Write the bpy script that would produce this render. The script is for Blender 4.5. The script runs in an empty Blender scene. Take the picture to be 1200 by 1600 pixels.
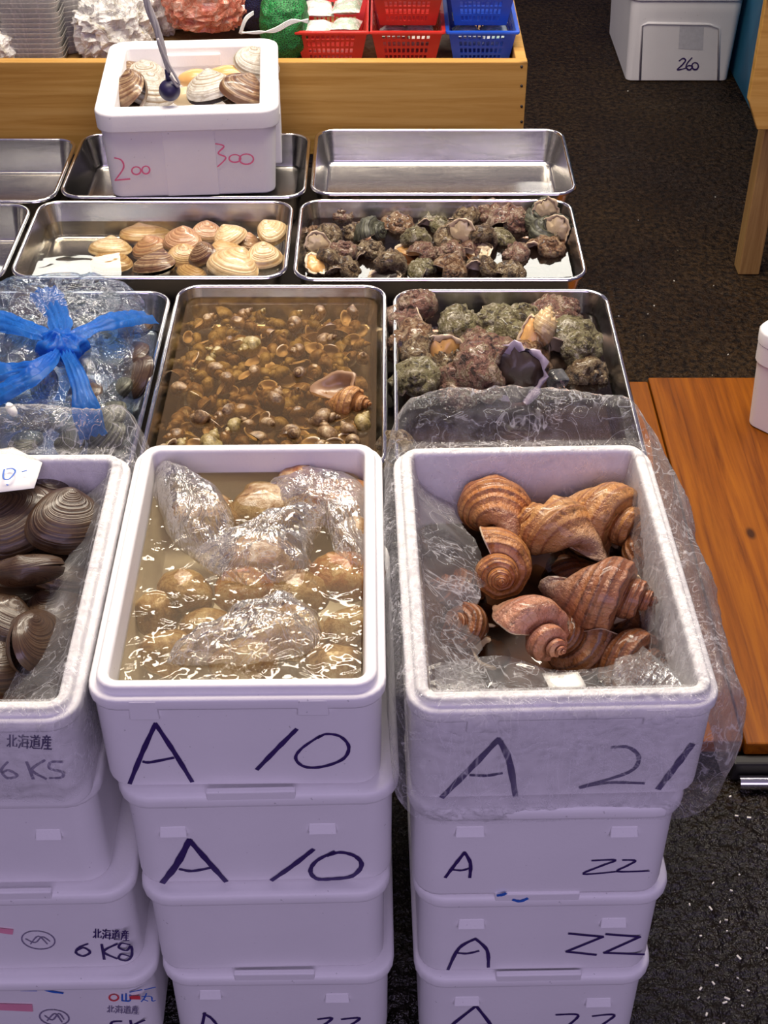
import bpy, bmesh, math, random
from mathutils import Vector, Matrix, noise

C = bpy.context.scene.collection
SC = bpy.context.scene
PI = math.pi
rnd = random.Random(7)

# ------------------------------------------------------------------ camera
PITCH = math.radians(38.9); F = 2170.0; HC = 1.63
cp, sp = math.cos(PITCH), math.sin(PITCH)
RIGHT = Vector((1, 0, 0)); FWD = Vector((0, cp, -sp)); UP = Vector((0, sp, cp))
CAM = Vector((0, 0, HC))
cd = bpy.data.cameras.new('camera'); cam = bpy.data.objects.new('camera', cd); C.objects.link(cam)
cam.location = CAM; cam.rotation_euler = (PI/2 - PITCH, 0, 0)
cd.sensor_fit = 'VERTICAL'; cd.sensor_height = 24; cd.lens = F/1600*24; cd.clip_start = .02
SC.camera = cam

# ------------------------------------------------------------------ world, lamps, exposure
w = bpy.data.worlds.new('world'); SC.world = w; w.use_nodes = True
nt_ = w.node_tree; bg = nt_.nodes['Background']
tc = nt_.nodes.new('ShaderNodeTexCoord'); sx = nt_.nodes.new('ShaderNodeSeparateXYZ'); rp = nt_.nodes.new('ShaderNodeValToRGB')
nt_.links.new(tc.outputs['Generated'], sx.inputs[0]); nt_.links.new(sx.outputs['Z'], rp.inputs[0]); nt_.links.new(rp.outputs[0], bg.inputs[0])
rp.color_ramp.elements[0].position = 0.0; rp.color_ramp.elements[0].color = (.02, .016, .02, 1)
rp.color_ramp.elements[1].position = .7; rp.color_ramp.elements[1].color = (.46, .39, .63, 1)
bg.inputs[1].default_value = .36

def area(name, loc, target, sx_, sy_, power, col):
    l = bpy.data.lights.new(name, 'AREA'); l.shape = 'RECTANGLE'; l.size = sx_; l.size_y = sy_; l.energy = power; l.color = col
    o = bpy.data.objects.new(name, l); C.objects.link(o); o.location = loc
    o.rotation_euler = (Vector(target)-Vector(loc)).to_track_quat('-Z', 'Y').to_euler()
    return o
area('stall_lamp', (-.15, 2.0, 2.35), (-.1, 1.75, 0), 1.9, .35, 36, (1, .88, .70))
area('front_stall_lamp', (-.1, 2.85, 2.6), (0, 1.2, .6), 1.4, .16, 38, (1, .90, .74))
area('rear_tube_lamp', (-.3, 5.0, 2.10), (-.2, 2.2, .5), 2.7, .12, 15, (1, .96, .86))
area('aisle_fill', (1.0, 2.5, 2.4), (1.0, 4.1, .15), .7, .12, 16, (1, .93, .84))  # added fill light without a known source, brightens the back right box
area('street_daylight', (.3, -2.6, 2.6), (0, 1.0, .5), 3.4, 2.0, 54, (.78, .63, 1))

SC.view_settings.view_transform = 'Standard'; SC.view_settings.look = 'None'
SC.view_settings.gamma = 1; SC.view_settings.use_curve_mapping = False
SC.view_settings.exposure = 0.28
SC.cycles.use_denoising = True
SC.cycles.transparent_max_bounces = 24; SC.cycles.max_bounces = 10; SC.cycles.caustics_reflective = False; SC.cycles.caustics_refractive = False
SC.cycles.sample_clamp_indirect = 6

# ------------------------------------------------------------------ helpers
def ray(u, v): return RIGHT*((u-600)/F) + UP*((800-v)/F) + FWD
def P(u, v, z):
    d = ray(u, v); return CAM + d*((z-HC)/d.z)
def PY(u, v, Y):
    d = ray(u, v); return CAM + d*(Y/d.y)
def axial(p): return (Vector(p)-CAM).dot(FWD)
def px2m(px, p): return px*axial(p)/F
def camdir(r, u, t): return (RIGHT*r + UP*u - FWD*t).normalized()

def basis(z, y):
    z = Vector(z).normalized(); y = Vector(y); y = (y - z*y.dot(z))
    if y.length < 1e-4: y = Vector((1, 0, 0)) - z*z.x
    y.normalize(); x = y.cross(z)
    return Matrix((x, y, z)).transposed().to_4x4()

def obj(name, verts, faces, mat=None, parent=None, smooth=True, uv=None, mats=None, fm=None):
    me = bpy.data.meshes.new(name); me.from_pydata([tuple(v) for v in verts], [], faces)
    for m in (mats or ([mat] if mat else [])): me.materials.append(m)
    if fm: me.polygons.foreach_set('material_index', fm)
    if smooth: me.polygons.foreach_set('use_smooth', [True]*len(faces))
    if uv:
        L = me.uv_layers.new(name='UVMap')
        for lp in me.loops: L.data[lp.index].uv = uv[lp.vertex_index]
    me.update()
    o = bpy.data.objects.new(name, me); C.objects.link(o)
    if parent: o.parent = parent
    return o
def tag(o, label=None, cat=None, group=None, kind=None):
    if label: o['label'] = label
    if cat: o['category'] = cat
    if group: o['group'] = group
    if kind: o['kind'] = kind
    return o
def thing(name, label, cat, loc=(0, 0, 0), rz=0, group=None):
    o = bpy.data.objects.new(name, None); C.objects.link(o); o.location = loc; o.rotation_euler = (0, 0, rz)
    o.empty_display_size = .02
    return tag(o, label, cat, group)
def copy_tree(o, parent=None):
    c = o.copy(); C.objects.link(c)
    if parent: c.parent = parent
    for ch in o.children: copy_tree(ch, c)
    return c
def autosm(o, ang=35):
    for p in o.data.polygons: p.use_smooth = True
    bm = bmesh.new(); bm.from_mesh(o.data)
    for e in bm.edges:
        if len(e.link_faces) == 2 and e.calc_face_angle(0) > math.radians(ang): e.smooth = False
    bm.to_mesh(o.data); bm.free()
    m = o.modifiers.new('wn', 'WEIGHTED_NORMAL'); m.keep_sharp = True
    return o
def bevel(o, wdt, seg=2, lim=40):
    m = o.modifiers.new('bevel', 'BEVEL'); m.width = wdt; m.segments = seg; m.limit_method = 'ANGLE'; m.angle_limit = math.radians(lim)
    return o

def rrect(hw, hd, r, z, n=5):
    r = min(r, hw*.98, hd*.98); pts = []
    for cx, cy, a0 in ((hw-r, hd-r, 0), (-hw+r, hd-r, PI/2), (-hw+r, -hd+r, PI), (hw-r, -hd+r, 1.5*PI)):
        for i in range(n+1):
            a = a0 + PI/2*i/n; pts.append(Vector((cx+r*math.cos(a), cy+r*math.sin(a), z)))
    return pts
def loft(rings, cap0=False, cap1=False):
    n = len(rings[0]); V = [p for r in rings for p in r]; Fc = []
    for i in range(len(rings)-1):
        for j in range(n):
            k = (j+1) % n; Fc.append((i*n+j, i*n+k, (i+1)*n+k, (i+1)*n+j))
    if cap0: Fc.append(tuple(reversed(range(n))))
    if cap1: Fc.append(tuple(range((len(rings)-1)*n, len(rings)*n)))
    return V, Fc
def boxvf(x0, x1, y0, y1, z0, z1):
    V = [Vector(p) for p in ((x0,y0,z0),(x1,y0,z0),(x1,y1,z0),(x0,y1,z0),(x0,y0,z1),(x1,y0,z1),(x1,y1,z1),(x0,y1,z1))]
    return V, [(3,2,1,0),(4,5,6,7),(0,1,5,4),(1,2,6,5),(2,3,7,6),(3,0,4,7)]
def join(*vfs):
    V, Fc = [], []
    for v, f in vfs:
        b = len(V); V += list(v); Fc += [tuple(i+b for i in q) for q in f]
    return V, Fc
def catmull(pts, n=8, closed=False):
    out = []; N = len(pts)
    for i in range(N if closed else N-1):
        p0 = pts[(i-1) % N] if closed or i > 0 else pts[0]
        p1 = pts[i]; p2 = pts[(i+1) % N]; p3 = pts[(i+2) % N] if closed or i+2 < N else pts[N-1]
        for k in range(n):
            t = k/n
            out.append(.5*((2*p1)+(-p0+p2)*t+(2*p0-5*p1+4*p2-p3)*t*t+(-p0+3*p1-3*p2+p3)*t**3))
    if not closed: out.append(pts[-1])
    return out
def tube(pts, rad, n=8, flat=1.0):
    rings = []; prev = Vector((0, 0, 1))
    for i, p in enumerate(pts):
        t = (pts[min(i+1, len(pts)-1)]-pts[max(i-1, 0)]).normalized()
        s = t.cross(prev)
        if s.length < 1e-3: s = t.cross(Vector((1, 0, 0)))
        s.normalize(); q = s.cross(t)
        r = rad[i] if isinstance(rad, (list, tuple)) else rad
        rings.append([p + s*math.cos(2*PI*k/n)*r + q*math.sin(2*PI*k/n)*r*flat for k in range(n)])
    return loft(rings, True, True)
def sphere(c, rx, ry, rz, nu=16, nv=10):
    rings = []
    for i in range(nv+1):
        a = -PI/2 + PI*(i+.001)/(nv+.002)
        rings.append([Vector((c[0]+rx*math.cos(a)*math.cos(2*PI*k/nu), c[1]+ry*math.cos(a)*math.sin(2*PI*k/nu), c[2]+rz*math.sin(a))) for k in range(nu)])
    return loft(rings, True, True)
def nz(p, s, o=0): return noise.noise(Vector(p)*s + Vector((o*3.7, o*1.3, -o*2.1)))
def ridged(p, s, o=0, k=3):
    t = 0; a = 1; q = Vector(p)*s + Vector((o*5.1, -o*2.3, o*1.7))
    for _ in range(k):
        t += a*(1-2*abs(noise.noise(q))); q = q*2.03; a *= .5
    return t/1.75

# ------------------------------------------------------------------ materials
class M:
    def __init__(s, name, base=(.8,.8,.8), rough=.5, metal=0, coat=0, spec=.5):
        s.m = bpy.data.materials.new(name); s.m.use_nodes = True; s.t = s.m.node_tree
        s.b = s.t.nodes['Principled BSDF']; s.out = s.t.nodes['Material Output']
        s.set('Base Color', (*base, 1)); s.set('Roughness', rough); s.set('Metallic', metal); s.set('Coat Weight', coat); s.set('Coat Roughness', .12); s.set('Specular IOR Level', spec)
    def set(s, k, v): s.b.inputs[k].default_value = v
    def n(s, typ, **kw):
        x = s.t.nodes.new('ShaderNode'+typ)
        for k, v in kw.items():
            if k in x.inputs: x.inputs[k].default_value = v
            else: setattr(x, k, v)
        return x
    def l(s, a, b): s.t.links.new(a, b)
    def coord(s, which='Object', scale=(1,1,1), rot=(0,0,0)):
        c = s.n('TexCoord'); mp = s.n('Mapping'); mp.inputs['Scale'].default_value = scale; mp.inputs['Rotation'].default_value = rot
        s.l(c.outputs[which], mp.inputs[0]); return mp.outputs[0]
    def noise(s, co, scale, detail=4, rough=.55, dist=0):
        x = s.n('TexNoise'); x.inputs['Scale'].default_value = scale; x.inputs['Detail'].default_value = detail; x.inputs['Roughness'].default_value = rough; x.inputs['Distortion'].default_value = dist
        s.l(co, x.inputs['Vector']); return x.outputs[0]
    def vor(s, co, scale, feature='F1', out='Distance', rnd_=1):
        x = s.n('TexVoronoi'); x.feature = feature; x.inputs['Scale'].default_value = scale; x.inputs['Randomness'].default_value = rnd_
        s.l(co, x.inputs['Vector']); return x.outputs[out]
    def ramp(s, f, stops, interp='LINEAR'):
        r = s.n('ValToRGB'); cr = r.color_ramp; cr.interpolation = interp
        while len(cr.elements) < len(stops): cr.elements.new(.5)
        for e, (p, c) in zip(cr.elements, stops):
            e.position = p; e.color = (*c, 1) if isinstance(c, tuple) else (c, c, c, 1)
        s.l(f, r.inputs[0]); return r.outputs[0]
    def math(s, op, a, b=0.0, c=0.0):
        x = s.n('Math'); x.operation = op
        for i, v in enumerate((a, b, c)):
            if isinstance(v, (int, float)): x.inputs[i].default_value = v
            else: s.l(v, x.inputs[i])
        return x.outputs[0]
    def mix(s, f, a, b, bt='MIX'):
        x = s.n('Mix'); x.data_type = 'RGBA'; x.blend_type = bt
        for i, v in ((0, f), (6, a), (7, b)):
            if isinstance(v, (int, float)): x.inputs[i].default_value = v
            elif isinstance(v, tuple): x.inputs[i].default_value = (*v, 1)
            else: s.l(v, x.inputs[i])
        return x.outputs[2]
    def col(s, c): s.l(c, s.b.inputs['Base Color']); return s
    def bump(s, h, strength=.3, dist=.002, target=None):
        x = s.n('Bump'); x.inputs['Strength'].default_value = strength; x.inputs['Distance'].default_value = dist
        s.l(h, x.inputs['Height']); s.l(x.outputs[0], (target or s.b).inputs['Normal']); return x.outputs[0]

def m_foam():
    a = M('white_foam', (.86,.85,.87), .55); co = a.coord()
    g = a.noise(co, 7, 5, .6); sp_ = a.noise(co, 160, 2)
    sp2 = a.ramp(sp_, [(.735, 1.0), (.76, .7)])
    c = a.mix(g, (.93,.915,.92), (.80,.785,.80)); a.col(a.mix(1.0, c, sp2, 'MULTIPLY'))
    a.bump(a.vor(co, 260), .12, .0008)
    return a.m
def m_steel(name='stainless_steel', rough=.22, c=(.50,.485,.47)):
    a = M(name, c, rough, 1); co = a.coord('Object', (3, 40, 40))
    n = a.noise(co, 5, 3); a.l(a.ramp(n, [(.3, rough*.85), (.7, rough*1.2)]), a.b.inputs['Roughness'])
    co2 = a.coord(); a.bump(a.noise(co2, 11, 2), .10, .004)
    return a.m
def m_wood(name, c1, c2, c3, axis=0, scale=1.0, rough=.55, knots=True, coat=0, spec=.22):
    a = M(name, c1, rough, 0, coat, spec); sc = [34*scale]*3; sc[axis] = 1.3*scale
    co = a.coord('Object', tuple(sc)); n = a.noise(co, 1.6, 8, .68, .5)
    co2 = a.coord('Object', tuple([6*scale if i != axis else .9*scale for i in range(3)])); n2 = a.noise(co2, 1.2, 4)
    g = a.ramp(n, [(.32, c3), (.48, c1), (.62, c2)]); c = a.mix(a.ramp(n2, [(.35, 0.0), (.7, .55)]), g, c3)
    if knots:
        ks = [7*scale]*3; ks[axis] = 3.6*scale; co3 = a.coord('Object', tuple(ks)); v = a.vor(co3, 1.0)
        k = a.ramp(v, [(.035, .9), (.08, .0)]); c = a.mix(k, c, tuple(x*.22 for x in c3))
    a.col(c); a.bump(n, .18, .002)
    return a.m
def m_film(name, tint=(1,1,1), milky=.055, wr=.75, scale=55, body=(.93,.93,.95), rough=.2, bump=.6, gloss=.38, radial=0.0):
    a = M(name, body, rough, 0, 0, .6); co = a.coord()
    n = a.noise(co, scale, 4, .55, .6); n2 = a.noise(co, scale*.30, 3, .5, 1.0); n3 = a.noise(co, scale*.12, 2)
    r = a.math('ABSOLUTE', a.math('SUBTRACT', n, .5)); r2 = a.math('ABSOLUTE', a.math('SUBTRACT', n2, .5))
    h = a.math('ADD', r, a.math('MULTIPLY', r2, 2.0))
    ln = a.ramp(r, [(0.0, 1.0), (.024, 0.0)]); ln2 = a.ramp(r2, [(0.0, 1.0), (.016, .0)])
    zone = a.ramp(n3, [(.46, 0.0), (.62, 1.0)])
    pat = a.math('ADD', a.math('MULTIPLY', a.math('MULTIPLY', ln, zone), .55), a.math('MULTIPLY', ln2, .55))  # white crease lines paint the streak highlights into the film colour
    if radial:
        ur = a.noise(a.coord('UV', (70, 3.0, 1)), 1.0, 2, .5, .6); ur2 = a.noise(a.coord('UV', (22, 1.6, 1)), 1.0, 2, .5, .8)
        l3 = a.ramp(a.math('ABSOLUTE', a.math('SUBTRACT', ur, .5)), [(0.0, 1.0), (.022, 0.0)]); l4 = a.ramp(ur2, [(.54, 0.0), (.76, 1.0)])
        zone2 = a.ramp(a.noise(co, scale*.16, 2), [(.47, 0.0), (.60, 1.0)])
        pat = a.math('ADD', a.math('MULTIPLY', pat, .7), a.math('MULTIPLY', a.math('ADD', a.math('MULTIPLY', a.math('MULTIPLY', l3, zone2), .9), a.math('MULTIPLY', l4, .45)), radial))
        h = a.math('ADD', h, a.math('MULTIPLY', a.math('ADD', ur, a.math('MULTIPLY', ur2, 1.5)), .8))
    lw = a.n('LayerWeight'); lw.inputs[0].default_value = .25
    f = a.math('ADD', a.math('MULTIPLY', pat, wr), a.math('ADD', milky, a.math('MULTIPLY', lw.outputs['Facing'], .22)))
    f = a.math('MINIMUM', f, .85)
    bp = a.n('Bump'); bp.inputs['Strength'].default_value = bump; bp.inputs['Distance'].default_value = .005; a.l(h, bp.inputs['Height'])
    df = a.n('BsdfDiffuse'); df.inputs[0].default_value = (*body, 1); tl = a.n('BsdfTranslucent'); tl.inputs[0].default_value = (*body, 1)
    ds = a.n('MixShader'); ds.inputs[0].default_value = .4; a.l(df.outputs[0], ds.inputs[1]); a.l(tl.outputs[0], ds.inputs[2])
    tr = a.n('BsdfTransparent'); tr.inputs[0].default_value = (*tint, 1)
    mx = a.n('MixShader'); a.l(f, mx.inputs[0]); a.l(tr.outputs[0], mx.inputs[1]); a.l(ds.outputs[0], mx.inputs[2])
    gl = a.n('BsdfGlossy'); gl.inputs['Roughness'].default_value = rough; a.l(bp.outputs[0], gl.inputs['Normal'])
    fr = a.n('Fresnel'); fr.inputs[0].default_value = 1.45; a.l(bp.outputs[0], fr.inputs['Normal'])
    m2 = a.n('MixShader'); a.l(a.math('MULTIPLY', fr.outputs[0], gloss), m2.inputs[0]); a.l(mx.outputs[0], m2.inputs[1]); a.l(gl.outputs[0], m2.inputs[2])
    a.l(m2.outputs[0], a.out.inputs[0]); return a.m
def m_water(name, tint, scale=14, strength=.25, murk=0.0, murk_col=(.3,.2,.1), detail=2):
    a = M(name, murk_col, .3); co = a.coord(); n = a.noise(co, scale, detail, .5, .4)
    bp = a.n('Bump'); bp.inputs['Strength'].default_value = strength; bp.inputs['Distance'].default_value = .01; a.l(n, bp.inputs['Height'])
    tr = a.n('BsdfTransparent'); tr.inputs[0].default_value = (*tint, 1)
    gl = a.n('BsdfGlossy'); gl.inputs['Roughness'].default_value = .015; a.l(bp.outputs[0], gl.inputs['Normal'])
    fr = a.n('Fresnel'); fr.inputs[0].default_value = 1.33; a.l(bp.outputs[0], fr.inputs['Normal'])
    mk = a.n('MixShader'); mk.inputs[0].default_value = murk; a.l(tr.outputs[0], mk.inputs[1]); a.l(a.b.outputs[0], mk.inputs[2])
    mx = a.n('MixShader'); a.l(fr.outputs[0], mx.inputs[0]); a.l(mk.outputs[0], mx.inputs[1]); a.l(gl.outputs[0], mx.inputs[2])
    a.l(mx.outputs[0], a.out.inputs[0]); return a.m
def m_whelk(name, ca, cb, cc, cd_, bands=15, dark=.0):
    a = M(name, ca, .38, 0, .35); tcn = a.n('TexCoord'); s = a.n('SeparateXYZ'); a.l(tcn.outputs['UV'], s.inputs[0])
    co = a.coord(); n = a.noise(co, 3.2, 5, .6, .5); nf = a.noise(co, 14, 4, .65)
    v = a.math('ADD', s.outputs['Y'], a.math('MULTIPLY', n, .035))
    st = a.math('SINE', a.math('MULTIPLY', v, 2*PI*bands)); st = a.math('ADD', a.math('MULTIPLY', st, .5), .5)
    stn = a.ramp(a.math('MULTIPLY', st, a.math('ADD', nf, .5)), [(.0, .1), (.10, .6), (.30, 1.0)])
    gr = a.math('SINE', a.math('MULTIPLY', a.math('ADD', s.outputs['X'], a.math('MULTIPLY', n, .02)), 2*PI*26))
    base = a.mix(a.ramp(n, [(.35, 0.0), (.65, 1.0)]), ca, cb)
    c = a.mix(stn, cc, base)
    c = a.mix(a.ramp(gr, [(.88, 0.0), (1.0, .45)]), c, cc)
    cz = a.n('SeparateXYZ'); a.l(tcn.outputs['Object'], cz.inputs[0])
    c = a.mix(a.ramp(a.math('ADD', a.math('MULTIPLY', cz.outputs['Z'], -1.7), a.math('MULTIPLY', nf, .35)), [(.42, 0.0), (.86, .8)]), c, cd_)
    c = a.mix(a.ramp(nf, [(.30, .75), (.44, 0.0)]), c, tuple(x*.35 for x in cc))
    a.col(c); a.bump(a.math('ADD', a.math('MULTIPLY', st, .5), nf), .45, .02)
    return a.m
def m_crust(name, stops, scale=5, rough=.42, coat=.35, bump=.7):
    a = M(name, stops[0][1], rough, 0, coat); co = a.coord(); oi = a.n('ObjectInfo')
    ad = a.n('VectorMath'); ad.operation = 'ADD'; a.l(co, ad.inputs[0]); a.l(oi.outputs['Random'], ad.inputs[1])
    n = a.noise(ad.outputs[0], scale, 7, .68, .5); n2 = a.noise(ad.outputs[0], scale*4, 4, .7)
    f = a.math('ADD', a.math('MULTIPLY', n, .75), a.math('MULTIPLY', n2, .3))
    f = a.math('ADD', a.math('MULTIPLY', a.math('SUBTRACT', f, .52), 1.5), .51)
    a.col(a.ramp(f, stops)); a.bump(a.math('ADD', n, n2), bump, .05); return a.m
def m_clam(name, ca, cb, cc, rings=16, rough=.35, coat=.3, rays=0.0):
    a = M(name, ca, rough, 0, coat); tcn = a.n('TexCoord'); s = a.n('SeparateXYZ'); a.l(tcn.outputs['UV'], s.inputs[0])
    oi = a.n('ObjectInfo'); co = a.coord(); n = a.noise(co, 2.2, 4); nf = a.noise(co, 9, 4, .65)
    v = a.math('ADD', a.math('POWER', s.outputs['Y'], .8), a.math('ADD', a.math('MULTIPLY', n, .05), oi.outputs['Random']))
    x = a.n('TexNoise'); x.noise_dimensions = '1D'; x.inputs['Scale'].default_value = rings; x.inputs['Detail'].default_value = 3; a.l(v, x.inputs['W'])
    c = a.ramp(x.outputs[0], [(.32, cc), (.46, ca), (.62, cb), (.72, ca)])
    c = a.mix(a.ramp(nf, [(.35, .6), (.55, 0.0)]), c, cc)
    if rays:
        rr = a.math('SINE', a.math('MULTIPLY', a.math('ADD', s.outputs['X'], a.math('MULTIPLY', nf, .03)), 2*PI*9)); c = a.mix(a.ramp(rr, [(.5, 0.0), (.9, rays)]), c, cb)
    c = a.mix(a.math('MULTIPLY', oi.outputs['Random'], .35), c, ca)
    a.col(c); a.bump(x.outputs[0], .25, .02); return a.m
def m_plain(name, c, rough=.5, var=.25, coat=0, scale=20, metal=0, bump=0):
    a = M(name, c, rough, metal, coat); co = a.coord(); n = a.noise(co, scale, 4)
    a.col(a.mix(n, tuple(min(1, x*(1+var)) for x in c), tuple(x*(1-var) for x in c)))
    if bump: a.bump(n, bump, .003)
    return a.m

MT = {}
MT['foam'] = m_foam()
MT['steel'] = m_steel(); MT['rim'] = m_steel('polished_steel_rim', .14, (.72,.70,.68))
MT['pine'] = m_wood('pale_pine', (.52,.29,.075), (.60,.36,.11), (.38,.19,.04), 0, 1.0, .55)
MT['board'] = m_wood('orange_board', (.225,.062,.003), (.30,.092,.004), (.10,.023,.001), 1, 1.1, .42, True, 0)
MT['tablewood'] = m_wood('old_table_wood', (.33,.19,.07), (.42,.26,.10), (.20,.10,.035), 2, 1.2, .6)
MT['darkwood'] = m_plain('dark_stained_wood', (.03,.02,.014), .7, .3)
MT['film'] = m_film('clear_plastic_film', milky=.045, wr=.7, scale=70, bump=.9, gloss=.55, rough=.10, radial=.55, body=(.96,.95,.98))
MT['filmdark'] = m_film('clam_box_film', milky=.04, wr=.65, scale=70, bump=.9, gloss=.5, rough=.10, radial=.55, body=(.96,.95,.98))
MT['filmwet'] = m_film('wet_clear_plastic', milky=.07, wr=.75, scale=60, rough=.10, bump=.9, radial=.45, gloss=.7, body=(.98,.95,.88))
MT['bluefilm'] = m_film('thin_blue_plastic', (.86,.93,1.0), .02, .30, 85, (.34,.55,.9), .10, .9, .42, .35)
MT['bluestrand'] = m_film('gathered_blue_plastic', (.22,.45,.95), .48, .3, 70, (.03,.22,.78), .2, .7)
MT['greyfilm'] = m_film('frosted_plastic', (.97,.97,.97), .42, .3, 30, (.93,.91,.88), .25, .4)
MT['ink'] = m_plain('dark_marker_ink', (.040,.018,.12), .45, .4, 0, 120)
MT['fadeink'] = m_plain('faded_grey_ink', (.22,.19,.30), .5, .2)
MT['pinkink'] = m_plain('pink_marker_ink', (.78,.16,.30), .5, .2)
MT['bluemark'] = m_plain('blue_ink', (.03,.13,.55), .5, .2)
MT['redmark'] = m_plain('red_print', (.72,.06,.08), .5, .2)
MT['pinkmark'] = m_plain('pink_print', (.80,.30,.42), .6, .2)
MT['whelk'] = m_whelk('orange_whelk_shell', (.43,.145,.035), (.54,.25,.08), (.21,.065,.022), (.30,.17,.12))
MT['whelk2'] = m_whelk('tan_whelk_shell', (.46,.19,.05), (.58,.32,.12), (.26,.095,.035), (.42,.28,.2), 9)
MT['whelk3'] = m_whelk('brown_whelk_shell', (.30,.10,.04), (.40,.18,.08), (.13,.045,.025), (.20,.13,.10), 12)
MT['whelk4'] = m_whelk('rosy_whelk_shell', (.46,.16,.08), (.55,.29,.18), (.26,.10,.05), (.36,.22,.14), 7)
MT['wetwhelk'] = m_whelk('dark_wet_whelk_shell', (.22,.065,.02), (.28,.11,.035), (.09,.03,.015), (.10,.06,.04), 12)  # darker copy of the whelk shell, for the layer filling the dark gaps
MT['lip'] = m_plain('pale_shell_lip', (.62,.48,.32), .35, .2, .3, 6)
MT['lipbrown'] = m_plain('brown_shell_lip', (.30,.17,.09), .4, .3, .3, 6)
MT['oper'] = m_plain('dark_operculum', (.035,.018,.010), .4, .4, .3, 6)
MT['foot'] = m_plain('orange_foot_flesh', (.60,.33,.10), .4, .3, .4, 8)
MT['whitefoot'] = m_plain('pale_foot_flesh', (.60,.47,.28), .4, .25, .4, 8)
MT['purplelip'] = m_plain('mauve_shell_lip', (.42,.35,.44), .35, .2, .4, 5)
MT['crustpink'] = m_crust('pink_crusted_shell', [(.36,(.035,.018,.012)),(.44,(.17,.075,.05)),(.50,(.34,.16,.12)),(.56,(.20,.14,.06)),(.63,(.55,.40,.30))])
MT['crustgreen'] = m_crust('green_mossy_shell', [(.36,(.03,.022,.010)),(.43,(.14,.10,.04)),(.485,(.23,.20,.085)),(.535,(.34,.31,.15)),(.575,(.17,.115,.06)),(.62,(.55,.50,.36))])
MT['crustbrown'] = m_crust('brown_crusted_shell', [(.38,(.02,.012,.008)),(.46,(.11,.06,.028)),(.54,(.22,.14,.065)),(.62,(.40,.31,.18))])
MT['crustred'] = m_crust('red_crusted_shell', [(.38,(.03,.014,.008)),(.46,(.17,.07,.03)),(.54,(.29,.15,.06)),(.62,(.45,.32,.19))])
MT['snail'] = m_crust('small_brown_snail_shell', [(.35,(.09,.045,.018)),(.46,(.20,.115,.05)),(.56,(.32,.20,.09)),(.68,(.46,.35,.2))], 2.2, .35, .4, .25)
MT['snail2'] = m_crust('small_olive_snail_shell', [(.35,(.12,.085,.025)),(.46,(.27,.19,.06)),(.58,(.40,.31,.12)),(.70,(.52,.44,.26))], 2.6, .35, .4, .25)
MT['clam'] = m_clam('tan_clam_shell', (.50,.31,.12), (.66,.47,.23), (.30,.15,.05), 14, .3, .4)
MT['clampale'] = m_clam('cream_clam_shell', (.62,.44,.22), (.74,.60,.38), (.42,.24,.09), 10, .3, .4, .25)
MT['clampink'] = m_clam('rosy_clam_shell', (.46,.25,.12), (.58,.38,.22), (.27,.11,.05), 12, .3, .4)
MT['clamdark'] = m_clam('dark_brown_clam_shell', (.060,.030,.014), (.115,.066,.030), (.030,.014,.008), 26, .34, .3)
MT['clamstripe'] = m_clam('striped_dark_clam_shell', (.16,.075,.035), (.50,.36,.20), (.07,.03,.018), 10, .3, .4)
MT['clamgrey'] = m_clam('grey_green_clam_shell', (.045,.045,.028), (.12,.12,.075), (.014,.013,.009), 16, .5, .1)
MT['clamwhite'] = m_clam('chalky_clam_shell', (.52,.49,.42), (.66,.64,.58), (.25,.17,.09), 16, .4, .2)
MT['flesh'] = m_plain('orange_clam_flesh', (.68,.38,.13), .35, .25, .4, 14)
MT['brownflesh'] = m_crust('brown_soft_flesh', [(.34,(.16,.075,.025)),(.46,(.32,.18,.07)),(.56,(.44,.30,.15)),(.68,(.60,.50,.34))], 34, .3, .5, .2)
MT['redflesh'] = m_crust('rusty_soft_flesh', [(.34,(.22,.07,.018)),(.46,(.38,.14,.04)),(.56,(.46,.24,.09)),(.68,(.6,.44,.26))], 34, .3, .5, .2)
MT['paper'] = m_plain('white_paper', (.88,.87,.84), .7, .04)
MT['redplastic'] = m_plain('red_plastic', (.66,.035,.025), .35, .12)
MT['blueplastic'] = m_plain('blue_plastic', (.02,.10,.62), .35, .12)
MT['packet'] = m_crust('printed_packet', [(.3,(.55,.2,.2)),(.42,(.75,.72,.7)),(.52,(.80,.78,.74)),(.6,(.35,.5,.35)),(.68,(.8,.5,.5))], 9, .25, .5, .3)
MT['bluepacket'] = m_crust('pale_blue_packet', [(.3,(.2,.4,.6)),(.42,(.75,.78,.8)),(.52,(.7,.75,.74)),(.6,(.3,.55,.45)),(.68,(.8,.8,.8))], 9, .25, .5, .3)
def m_net(name, c):
    a = M(name, c, .5); co = a.coord(); v = a.vor(co, 260, 'DISTANCE_TO_EDGE'); n = a.noise(co, 18, 4)
    a.col(a.mix(a.ramp(v, [(.02, 1.0), (.1, 0.0)]), tuple(x*.25 for x in c), a.mix(n, c, tuple(min(1, x*1.7+.02) for x in c)))); a.bump(v, .6, .003); return a.m
MT['greennet'] = m_net('green_net', (.012,.26,.05)); MT['navynet'] = m_net('navy_net', (.012,.014,.09))
def m_crinkle(name, stops, sc_):
    a = M(name, (.8,.8,.8), .16, 0, .5); co = a.coord(); n = a.noise(co, sc_, 6, .65, 1.0); r = a.math('ABSOLUTE', a.math('SUBTRACT', n, .5))
    a.col(a.ramp(n, stops)); a.bump(r, 1.0, .02); return a.m
MT['redcrinkle'] = m_crinkle('crinkled_coral_plastic', [(.3,(.55,.10,.06)),(.48,(.80,.26,.16)),(.6,(.86,.50,.38)),(.7,(.9,.75,.68))], 40)
MT['whitecrinkle'] = m_crinkle('crinkled_clear_bundle', [(.3,(.55,.48,.32)),(.42,(.78,.75,.70)),(.6,(.88,.87,.85)),(.72,(.75,.62,.25))], 34)
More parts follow.
